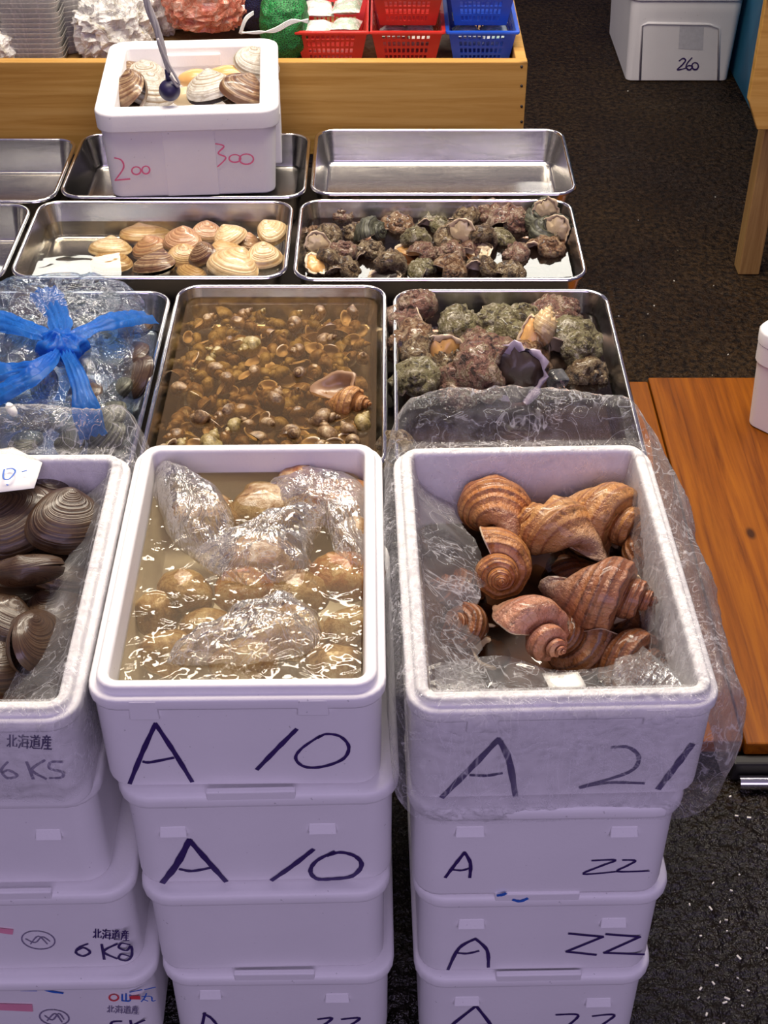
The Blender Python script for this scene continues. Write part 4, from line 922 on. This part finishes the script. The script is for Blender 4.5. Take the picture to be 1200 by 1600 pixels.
# water, soft shellfish and bags in the A 10 box
ZW = .590
o = flat('water', [m1.M@p for p in rrect(m1.hw-.0255, m1.hd-.0255, .024, ZW-m1.z0)], wt_tea, 'rippled water filling the open A 10 foam box')
GM = 'soft shellfish in the water-filled foam box'
r6 = random.Random(21)
def blob(u, v, z, rx, ry, rz, seed):
    p = P(u, v, z); V, Fc = sphere((0,0,0), rx, ry, rz, 22, 14)
    V = [q*(1+.30*ridged(q+Vector((seed, 0, 0)), 30, seed, 3)+.25*nz(q, 24, seed)) for q in V]; return p, V, Fc
for i, (u, v, wx, mt, lb) in enumerate([(318,808,95,'brownflesh','pale brown shellfish inside the back left bag'), (418,790,100,'brownflesh','brown shellfish at the back centre of the water'), (525,782,100,'redflesh','rusty round shellfish at the back right'),
 (545,900,95,'redflesh','rusty shellfish at the right side under the twisted bag'), (558,840,70,'brownflesh','brown shellfish against the right wall, back half'), (290,925,85,'brownflesh','brown shellfish at the left side, mid box'), (380,925,90,'redflesh','reddish shellfish in the centre under the gathered bag'),
 (470,925,85,'brownflesh','brown shellfish right of the centre'), (245,960,70,'brownflesh','olive brown shellfish by the left wall'), (400,870,110,'brownflesh','large brown shellfish under the gathered plastic'), (330,985,80,'brownflesh','tan shellfish behind the front bag'),
 (450,990,110,'brownflesh','pale shellfish inside the front bag'), (545,985,80,'brownflesh','tan shellfish at the right front'), (260,1020,80,'brownflesh','sunken tan shellfish at the front left'), (520,1040,80,'brownflesh','sunken tan shellfish at the front right corner'), (470,760,70,'redflesh','reddish shellfish against the back wall'), (380,1040,90,'brownflesh','sunken tan shellfish at the front centre')]):
    zz = .574 if v < 900 else (.568 if v < 960 else .556); p0 = P(u, v, zz); r_ = px2m(wx, p0)/2
    p, V, Fc = blob(u, v, zz, r_, r_*.85, .021, i*1.7)
    o = obj('shellfish', V, Fc, MT[mt]); o.location = p; tag(o, lb, 'shellfish', GM)
film_bag = lambda *a, **k: film_patch('plastic_bag', *a, **k)
b_ = film_bag([(247,733),(300,748),(352,790),(372,845),(345,878),(310,884),(268,846),(244,790)], ZW-.004, .040, MT['filmwet'], seed=2, amp=.010, fq=30, folds=9, fold_amp=.005); tag(b_, 'fan-shaped clear bag at the back left of the A 10 box', 'plastic bag', 'clear bags in the A 10 box')
b_ = film_bag([(310,872),(375,842),(430,808),(505,800),(492,850),(482,896),(400,918),(340,905)], ZW-.004, .034, MT['filmwet'], seed=4, amp=.011, fq=34, folds=7, fold_amp=.005); tag(b_, 'gathered clear bag across the centre of the A 10 box', 'plastic bag', 'clear bags in the A 10 box')
b_ = film_bag([(425,758),(470,735),(530,738),(573,775),(572,850),(560,890),(520,868),(500,820),(450,800)], ZW-.004, .022, MT['filmwet'], seed=6, amp=.010, fq=28, folds=8, fold_amp=.005); tag(b_, 'wet clear bag at the back right of the A 10 box', 'plastic bag', 'clear bags in the A 10 box')
b_ = film_bag([(262,1032),(330,988),(378,950),(440,942),(490,962),(506,990),(490,1022),(430,1038),(340,1046)], ZW-.004, .034, MT['filmwet'], seed=8, amp=.011, fq=34, folds=6, fold_amp=.004, center=(420,990)); tag(b_, 'tear-shaped clear bag lying at the front of the A 10 box', 'plastic bag', 'clear bags in the A 10 box')

# knotted blue bag of shellfish
GK = 'dark shellfish inside the blue bag'
r7 = random.Random(9)
bl_out = [(15,462),(110,452),(205,462),(236,505),(243,570),(215,625),(188,690),(100,712),(0,710),(-70,650),(-75,540),(-50,480)]
spots = [(40,480),(100,472),(165,478),(210,510),(30,520),(150,515),(205,560),(185,610),(160,570),(130,620),(160,660),(100,655),(60,650),(20,650),(70,600),(25,590),(-20,560),(-20,500),(-25,620),(110,690),(40,690),(215,590),(165,690),(120,560)]
names = ['behind the knot','under the right strands','left of the knot','in front of the knot']
for i, (u, v) in enumerate(spots):
    zz = .490+.030*max(0, 1-((u-95)/150)**2-((v-570)/130)**2)
    side = 'back' if v < 520 else ('front' if v > 630 else 'middle'); lr = 'left edge' if u < 0 else ('left part' if u < 80 else ('right part' if u > 150 else 'centre'))
    clam(u, v, zz, r7.uniform(62,84), (r7.uniform(-.6,.6), r7.uniform(.2,.8), r7.uniform(.3,.9)), (r7.uniform(-1,1), r7.uniform(-1,1), r7.uniform(-.5,.5)), 'clamgrey' if i % 3 else 'clamdark',
         'dark wet clam seen through the %s %s of the knotted blue bag' % (side, lr), GK, i % 3)
bb = thing('plastic_bag', 'thin blue plastic bag of dark shellfish, knotted on top, in the left tray', 'plastic bag', P(95,545,.47))
bb.location = (0,0,0)
film_patch('film', bl_out, .478, .074, MT['bluefilm'], bb, 30, 120, .012, 26, 11, 16, .004, .5, (95,548))
kn = P(98, 540, .560)
tube_k = []
V, Fc = sphere(kn, .030, .024, .014, 30, 18)
V = [q+(q-kn).normalized()*(.010*ridged(q, 60, 2, 3)+.004*math.cos(9*math.atan2(q.y-kn.y, q.x-kn.x))) for q in V]; obj('knot', V, Fc, MT['bluestrand'], bb)
for pts, w0 in (([(98,540,.560),(150,512,.568),(195,499,.552),(222,500,.520)],.017), ([(98,540,.560),(50,518,.566),(0,505,.552),(-50,500,.53)],.017), ([(98,540,.560),(94,505,.566),(84,480,.545),(70,458,.515)],.014),
               ([(98,540,.560),(60,580,.568),(20,605,.556),(-30,632,.535)],.015), ([(98,540,.560),(122,590,.566),(135,640,.548),(148,690,.505)],.012), ([(98,540,.560),(60,572,.57),(30,578,.562),(-10,585,.55)],.012)):
    p3 = catmull([P(*q) for q in pts], 9); n = len(p3); V = []; Fc = []; K = 13
    for i, p in enumerate(p3):
        t = (p3[min(i+1, n-1)]-p3[max(i-1, 0)]).normalized(); s = t.cross(Vector((0,0,1))).normalized(); wv = w0*(.6+1.2*(i/n)**.8)*(1+.35*nz(p, 30))
        for k in range(K):
            f = k/(K-1)*2-1; q = p+s*f*wv+Vector((0,0,(1-f*f)*wv*.45+.0035*math.cos(k*2.1+i*.16)+.003*nz(p+s*f*wv, 70)))
            V.append(q)
    for i in range(n-1):
        for k in range(K-1): Fc.append((i*K+k, i*K+k+1, i*K+K+k+1, i*K+K+k))
    obj('gathered_strand', V, Fc, MT['bluestrand'], bb)
V, Fc = sphere((0,0,0), .0065, .0065, .011, 14, 10); fl_ = obj('white_pod', V, Fc, MT['paper']); fl_.matrix_world = Matrix.Translation(P(18,640,.545))@basis(camdir(-.5,.8,.2), (1,0,0)); fl_.name = 'float_bead'; tag(fl_, 'small white oval bead lying on the front of the blue bag', 'bead')
# ------------------------------------------------------------------ clams in the box numbered 200 / 300
GT2 = 'clams in the box numbered 200 and 300'
for a_ in [
 (200,145,.640,72,(-.6,.3,.6),(.3,.7,-.2),'clamstripe','brown clam with a pale fringe at the front left of the 200 and 300 box',1,.12,'whitefoot'),
 (235,140,.640,62,(.3,.2,.9),(.1,.9,.1),'clamwhite','pale ribbed clam beside the hanging ball',0,.0,'flesh'),
 (206,112,.632,42,(.1,.2,.9),(0,.9,0),'clamstripe','brown upright clam at the back left of the 200 and 300 box',2,.0,'flesh'),
 (228,112,.634,46,(.1,.2,.9),(0,.9,0),'clamwhite','white ridged clam at the back left, next to the brown upright one',2,.0,'flesh'),
 (327,137,.644,62,(-.1,.45,.85),(-.2,.8,-.3),'clamwhite','round chalky clam with orange flesh showing, centre of the 200 and 300 box',1,.09,'flesh'),
 (380,143,.640,64,(.3,.3,.8),(.3,.8,-.1),'clamstripe','gaping brown and white clam at the front right of the 200 and 300 box',1,.14,'whitefoot'),
 (399,98,.640,62,(.35,.15,.9),(.1,.95,0),'clamwhite','tall chalky clam leaning in the back right corner',2,.0,'flesh')]:
    u, v, z, L, nr_, um, mt, lb, k, gp, fl2 = a_; clam(u, v, z+.008, L*1.22, nr_, um, mt, lb, GT2, k, gp, fl2)
for u, v, z, rx, ry, lb in ((305,124,.628,.034,.022,'smooth orange clam foot lying left of the round chalky clam'), (355,118,.630,.040,.022,'smooth orange clam foot behind the round chalky clam'), (290,152,.622,.03,.02,'pale grey clam flesh beside the hanging ball')):
    p = P(u, v, z); V, Fc = sphere((0,0,0), rx, ry, .018, 24, 14); V = [q*(1+.12*nz(q, 30, 3)) for q in V]
    o = obj('clam_meat', V, Fc, MT['flesh' if v < 150 else 'whitefoot']); o.location = p; tag(o, lb, 'clam meat')

# hanging cord with ball
hc = thing('hanging_cord', 'twisted grey cord with a dark navy ball hanging over the box of clams', 'cord', (0,0,0))
bp_ = PY(265, 141, 2.30)
obj('ball', *sphere(bp_, .0185, .0185, .0185, 24, 16), MT['ball'], hc)
top = [(265,112,2.30),(256,85,2.30),(245,45,2.30),(230,5,2.30),(222,-40,2.30),(216,-90,2.30),(211,-140,2.30)]
base_ = [PY(*q) for q in top]; base_ = catmull(base_, 6)
base_.append(base_[-1]+Vector((-.02,0,.5)))
base_.append(base_[-1]+Vector((-.02,0,.6)))
for k in range(4):
    V, Fc = tube([p+Vector((.0035*math.cos(k*PI/2+i*.22)*min(1, .4+i*.06), .0035*math.sin(k*PI/2+i*.22), 0)) for i, p in enumerate(base_)], .0032, 8); obj('strand', V, Fc, MT['cord'], hc)
obj('collar', *tube([bp_+Vector((0,0,.015)), bp_+Vector((0,0,.024)), bp_+Vector((-.001,0,.036))], [.006,.0048,.0042], 12), MT['ball'], hc)
lp_ = catmull([PY(246,60,2.29), PY(258,90,2.29), PY(272,115,2.29), PY(280,130,2.29), PY(276,134,2.29), PY(266,118,2.29)], 6); obj('loose_loop', *tube(lp_, .0024, 8), MT['cord'], hc)

# ------------------------------------------------------------------ baskets and goods in the crate
def basket(uL, uR, vr, Yf, hz, zr, dep, mat, label, group):
    a, b_ = PY(uL, vr, Yf), PY(uR, vr, Yf); hw = (b_.x-a.x)/2; hd = dep/2; cx_, cy_ = (a.x+b_.x)/2, Yf+hd
    root = thing('plastic_basket', label, 'basket', (cx_, cy_, zr-hz), 0, group)
    # perforated wall: columns of bars and slots
    nx_, ny_ = 10, 8
    def col(x0, x1, n): # alternating bars and slots
        out = [x0]; m = .14*(x1-x0); out.append(x0+m); L_ = (x1-x0-2*m); 
        for i in range(n):
            out.append(x0+m+L_*(i+.62)/n)
            if i < n-1: out.append(x0+m+L_*(i+1)/n)
        out.append(x1); return out
    rowz = [0, .12, .26, .33, .47, .54, .68, .75, .86, 1.0]
    V, Fc = [], []
    cs = [(-hw,-hd),(hw,-hd),(hw,hd),(-hw,hd)]
    per = []; slot = []
    for e in range(4):
        p, q = cs[e], cs[(e+1) % 4]; n = nx_ if e % 2 == 0 else ny_; cc_ = col(0, 1, n)
        for i in range(len(cc_)-1):
            per.append((p[0]+(q[0]-p[0])*cc_[i], p[1]+(q[1]-p[1])*cc_[i])); slot.append(1 <= i < len(cc_)-2 and i % 2 == 1)
    N = len(per)
    for z in rowz:
        k = .80+.20*z
        for x, y in per: V.append(Vector((x*k, y*k, .002+z*(hz-.002))))
    for r_ in range(len(rowz)-1):
        hole = r_ in (1, 3, 5, 7) 
        for j in range(N):
            if hole and slot[j]: continue
            k = (j+1) % N; Fc.append((r_*N+j, r_*N+k, (r_+1)*N+k, (r_+1)*N+j))
    o = obj('basket_wall', V, Fc, mat, root, smooth=False); m = o.modifiers.new('solid', 'SOLIDIFY'); m.thickness = .0022
    obj('basket_floor', *boxvf(-hw*.79, hw*.79, -hd*.79, hd*.79, .0005, .003), mat, root, smooth=False)
    R = [rrect(hw+d, hd+d, .008, z) for d, z in ((-.001, hz-.004), (.005, hz-.005), (.006, hz-.003), (.0055, hz), (-.001, hz), (-.002, hz-.002))]
    autosm(obj('basket_rim', *loft(R), mat, root), 40)
    return cx_, cy_, hw, hd
GBK = 'plastic baskets in the pine crate'
zr = .6575; ZL = ZC+.001; hz = zr-ZL
bk = [basket(460,574,47,2.70,hz,zr,.20,MT['redplastic'],'red basket full of printed packets, leftmost of the baskets in the crate',GBK),
      basket(580,692,46,2.70,hz,zr,.20,MT['redplastic'],'lower red basket with another red basket stacked on it',GBK),
      basket(701,808,46,2.70,hz,zr,.20,MT['blueplastic'],'lower blue basket in the right corner of the crate',GBK)]
zr2 = zr+.077
bk2 = [basket(582,694,-12,2.705,.075,zr2,.20,MT['redplastic'],'upper red basket stacked on the middle red one',GBK),
       basket(702,806,-10,2.705,.075,zr2,.20,MT['blueplastic'],'upper blue basket stacked on the lower blue one',GBK)]
r8 = random.Random(4)
def packet(x, y, z, sx, sy, rz, mat, label, group):
    V, Fc = [], []; n = 12
    for s in (1, -1):
        for i in range(n+1):
            for j in range(n+1):
                a_, b2 = i/n*2-1, j/n*2-1; h = .010*(1-a_**4)*(1-b2**4)
                V.append(Vector((a_*sx, b2*sy, s*h+.0022*ridged((a_*sx+x, b2*sy+y, s), 60, 1, 2)*(1-a_**6))))
        b0 = 0 if s == 1 else (n+1)**2
        for i in range(n):
            for j in range(n):
                q = (b0+i*(n+1)+j, b0+(i+1)*(n+1)+j, b0+(i+1)*(n+1)+j+1, b0+i*(n+1)+j+1); Fc.append(q if s == 1 else tuple(reversed(q)))
    o = obj('snack_packet', V, Fc, mat); o.location = (x, y, z); o.rotation_euler = (r8.uniform(-.12,.12), r8.uniform(-.12,.12), rz); return tag(o, label, 'packet', group)
pl_ = ['front left', 'front right', 'back left', 'back right']
for bi, (bx_, mt_, nm_) in enumerate(((bk[0], 'packet', 'leftmost red basket'), (bk[1], 'packet', 'middle lower red basket'), (bk[2], 'bluepacket', 'lower blue basket'), (bk2[0], 'packet', 'upper red basket'), (bk2[1], 'bluepacket', 'upper blue basket'))):
    cx_, cy_, hw, hd = bx_
    for k in range(4):
        z = (zr-.012+.004*k) if bi == 0 else ((zr-.022) if bi < 3 else zr2-.022)
        packet(cx_+(-.46 if k % 2 == 0 else .46)*hw*.88, cy_+(-.5 if k < 2 else .42)*hd*.9, z, hw*.40, hd*.36, r8.uniform(-.15,.15), MT[mt_], 'printed plastic packet at the %s of the %s' % (pl_[k], nm_), 'packets in the baskets')

# stack of clear food trays
GP = 'clear food trays in the stacks'
def food_tray(x, y, z, hw, hd, rz, label):
    R = [rrect(hw*.86, hd*.86, .012, .0005), rrect(hw*.9, hd*.9, .014, .003), rrect(hw*.97, hd*.97, .016, .020), rrect(hw, hd, .018, .0205), rrect(hw, hd, .018, .0195), rrect(hw*.965, hd*.965, .016, .0188), rrect(hw*.885, hd*.885, .014, .0035), rrect(hw*.86, hd*.86, .012, .0015)]
    o = obj('food_tray', *loft(R, True, True), MT['greyfilm']); autosm(o, 60); o.location = (x, y, z); o.rotation_euler.z = rz
    return tag(o, label, 'food tray', GP)
p = PY(52, 100, 2.70); first = None
for i in range(15):
    f = ['bottom', 'second', 'third', 'fourth', 'fifth', 'sixth', 'seventh', 'eighth', 'ninth', 'tenth', 'eleventh', 'twelfth', 'thirteenth', 'fourteenth', 'top'][i]
    lb = 'clear food tray, %s in the straight stack at the left' % (f if i in (0, 14) else f + ' from bottom')
    x, y, z, rz = p.x+r8.uniform(-.0015,.0015), 2.70+.078, ZC+.0006+i*.0098, r8.uniform(-.02,.02)
    if i == 0: first = food_tray(x, y, z, .062, .078, rz, lb)
    else:
        c = first.copy(); C.objects.link(c); c.location = (x, y, z); c.rotation_euler.z = rz; c['label'] = lb
p2_ = PY(108, 90, 2.78)
for i in range(12):
    c = first.copy(); C.objects.link(c); c.location = (p2_.x+.012, 2.795+.06, ZC+.0006+i*.0098); c.rotation_euler.z = .5
    f = ['bottom', 'second', 'third', 'fourth', 'fifth', 'sixth', 'seventh', 'eighth', 'ninth', 'tenth', 'eleventh', 'top'][i]
    c['label'] = 'clear food tray, %s in the askew stack behind' % (f if i in (0, 11) else f + ' from bottom')
# bundles of bags and nets
def bundle(name, u0, u1, v0, v1, Y, d, mat, label, cat, amp=.03, fq=22, seed=0, zmin=None):
    a, b_ = PY(u0, v1, Y), PY(u1, v0, Y); zb_ = max(a.z, ZC+.001) if zmin is None else zmin; c = Vector(((a.x+b_.x)/2, Y+d/2, (zb_+b_.z)/2)); rx, rz = abs(b_.x-a.x)/2, (b_.z-zb_)/2
    V, Fc = sphere((0,0,0), 1, 1, 1, 72, 44); W = []
    for q in V:
        q = q.normalized(); e = .62; q2 = Vector([math.copysign(abs(t)**e, t) for t in q]); q2 = Vector((q2.x*rx, q2.y*d/2, q2.z*rz)); k = ridged(q2+c, fq, seed, 4)*amp
        w_ = c+q2+q*k; w_.z = max(w_.z, zb_); w_.y = max(w_.y, ye+.024); W.append(w_)
    o = obj(name, W, Fc, mat, smooth='net' in name); return tag(o, label, cat)
bundle('bag_bundle', 128, 215, 20, 104, 2.72, .14, MT['whitecrinkle'], 'crinkled clear bags with dark print behind the box of clams', 'bags', .024, 55, 1)
bundle('bag_bundle', 160, 275, -55, 62, 2.86, .2, MT['whitecrinkle'], 'heap of white and yellow crinkled bags at the back of the crate', 'bags', .026, 45, 2)
bundle('packet_bundle', 262, 372, -50, 54, 2.80, .18, MT['redcrinkle'], 'crinkly coral red wrapped packets between the clear bags and the nets', 'packets', .020, 60, 3)
bundle('net_bundle', 355, 474, -70, 55, 2.84, .16, MT['navynet'], 'dark navy net bundle behind the green net', 'net', .012, 26, 4)
bundle('net_bundle', 412, 472, 8, 96, 2.70, .10, MT['greennet'], 'bright green net bag left of the red baskets', 'net', .010, 40, 5)
tw = thing('twine_hank', 'loose white twine draped over the green and navy nets', 'twine', (0,0,0))
for k in range(7):
    pts = [PY(374+k*1.5, 52+k*.6, 2.69), PY(383+k, 28+k*2, 2.69), PY(396, 18+k*2, 2.70)] if k < 3 else [PY(378, 53-k*.4, 2.675), PY(405, 50+k-4, 2.672), PY(430, 50-k*2+6, 2.67), PY(456, 35-k*2+8, 2.67), PY(482, 32+k*2-8, 2.67)]
    obj('strand', *tube(catmull(pts, 6), .0016, 7), MT['rope'], tw)
bundle('bag_bundle', 474, 580, -62, 4, 2.98, .12, MT['packet'], 'pale printed packets heaped behind the leftmost red basket', 'packets', .012, 30, 7)
bundle('leaf_bundle', -20, 14, 20, 64, 2.80, .06, MT['greennet'], 'green plastic leaves at the far left behind the food trays', 'leaves', .016, 60, 8)
bundle('bag_bundle', -70, 8, 56, 110, 2.68, .1, MT['whitecrinkle'], 'crinkled clear bags at the far left edge of the crate', 'bags', .014, 40, 9)

# ------------------------------------------------------------------ right side of the aisle
A_, B_ = P(978, 127, .001), P(1138, 129, .001); bx = Box(); bx.hw = (B_.x-A_.x)/2+.012; bx.hd = .22; bx.h = .27
ct = Vector(((A_.x+B_.x)/2, A_.y+bx.hd-.01, .001)); bx.M = Matrix.Translation(ct); bx.Mi = bx.M.inverted()
FB = thing('foam_box', 'lidded foam box numbered 260 standing on the aisle floor at the back right', 'foam box', ct)
R = []; A = lambda dx, z, r=.03: R.append(rrect(bx.hw+dx, bx.hd+dx, max(.006, r+dx), z))
A(-.016, 0); A(-.0125, .002); A(-.012, .005); A(-.002, bx.h-.03); A(-.002, bx.h-.026)
autosm(obj('body', *loft(R, True, True), MT['foam'], FB), 50)
R = []; A(-.004, bx.h-.0255); A(.003, bx.h-.025); A(.006, bx.h-.021); A(.006, bx.h+.006); A(.002, bx.h+.010); A(-.01, bx.h+.0105)
autosm(obj('lid', *loft(R, True, True), MT['foam'], FB), 50)
def hit26(b, u, v, off=.0012):
    o = b.Mi@CAM; d = b.Mi.to_3x3()@ray(u, v); p0 = Vector((0, -b.hd+.012, .005)); p1 = Vector((0, -b.hd+.002, b.h-.03)); n = (p1-p0).cross(Vector((1, 0, 0))).normalized(); n = -n if n.y > 0 else n
    t = (p0-o).dot(n)/d.dot(n); return o+d*t+n*off, n
# raised frame around the front panel
V, Fc = [], []
for pts in ([(1000,124),(1003,40),(1012,36),(1108,38),(1124,44),(1122,124)],):
    vf = tube([hit26(bx, u, v, .0005)[0] for u, v in pts], .004, 8); V, Fc = join((V, Fc), vf)
obj('panel_frame', V, Fc, MT['foam'], FB)
V = [hit26(bx, u, v, .0008)[0] for u, v in ((1062,40),(1100,42),(1098,78),(1060,76))]; o = obj('faded_label', V, [(0,1,2,3)], m_plain('faded_label_print', (.62,.62,.66), .6, .2, 0, 90), FB, smooth=False)
strokes(bx, 'written_character', [[(1061,95),(1067,91),(1071,94),(1066,101),(1058,109),(1072,106)], [(1081,90),(1074,98),(1072,105),(1077,109),(1082,104),(1077,102),(1073,104)], ell(1086,103,5,5.5)], 2.4, MT['ink'], FB, hit=hit26)
# blue cabinet
xb = ct.x+bx.hw+.012; cb = thing('blue_cabinet', 'blue painted cabinet side along the right of the aisle', 'cabinet', (0,0,0))
bevel(obj('side_panel', *boxvf(xb, xb+.022, 3.75, 5.2, .001, .95), MT['bluepaint'], cb, smooth=False), .002)
obj('body', *boxvf(xb+.0225, xb+.6, 3.76, 5.2, .001, .95), MT['bluepaint'], cb, smooth=False)
# wooden table with leg
tp = thing('wooden_table', 'rough wooden table with a thick leg at the right edge of the aisle', 'table', (0,0,0))
Yt = 2.86
pl = [PY(u, v, Yt) for u, v in ((1186,30),(1170,158),(1186,203))]
z_top = .665
V = [Vector((pl[1].x, Yt, z_top)), Vector((pl[1].x, Yt, pl[1].z)), Vector((pl[2].x-.004, Yt, pl[2].z)), Vector((pl[1].x+.75, Yt, pl[2].z)), Vector((pl[1].x+.75, Yt, z_top))]
n = len(V); V += [q+Vector((0,.022,0)) for q in V]
bevel(obj('apron_board', V, [tuple(range(n)), tuple(reversed(range(n, 2*n)))]+[(i, i+n, (i+1) % n+n, (i+1) % n) for i in range(n)], MT['pine'], tp, smooth=False), .002)
pL = P(1153, 430, .001); pR = P(1186, 430, .001)
for y in (pL.y,): bevel(obj('leg', *boxvf(pL.x, pR.x, y, y+.05, .001, z_top), MT['tablewood'], tp, smooth=False), .003)
bevel(obj('tabletop', *boxvf(pl[1].x-.0, pl[1].x+.75, Yt-.01, Yt+.9, z_top+.0005, z_top+.025), MT['pine'], tp, smooth=False), .002)
bevel(obj('brace', *boxvf(pR.x+.0005, pR.x+.6, pL.y+.01, pL.y+.04, .24, .33), MT['darkwood'], tp, smooth=False), .002)
# foam box at the right edge
pe = P(1170, 661, ZP+.001); pn = P(1203, 677, ZP+.001); an = math.atan2(pn.y-pe.y, pn.x-pe.x); eb = Box(); eb.hw, eb.hd, eb.h = .20, .15, .215
ex = Vector((math.cos(an), math.sin(an), 0)); ey = Vector((-math.sin(an), math.cos(an), 0)); ct2 = pe+ex*(eb.hw-.018)+ey*(eb.hd-.018)
EB = thing('foam_box', 'white foam box standing on the orange platform, cut off by the right edge', 'foam box', ct2, an)
R = []; A = lambda dx, z, r=.034: R.append(rrect(eb.hw+dx, eb.hd+dx, max(.006, r+dx), z))
A(-.018, 0); A(-.0125, .002); A(-.012, .005); A(-.004, eb.h-.07); A(0, eb.h-.068); A(.001, eb.h-.03)
autosm(obj('body', *loft(R, True, True), MT['foam'], EB), 50)
R = []; A(-.001, eb.h-.0295); A(.002, eb.h-.028); A(.003, eb.h-.006); A(-.002, eb.h); A(-.01, eb.h+.0005)
autosm(obj('lid', *loft(R, True, True), MT['foam'], EB), 50)
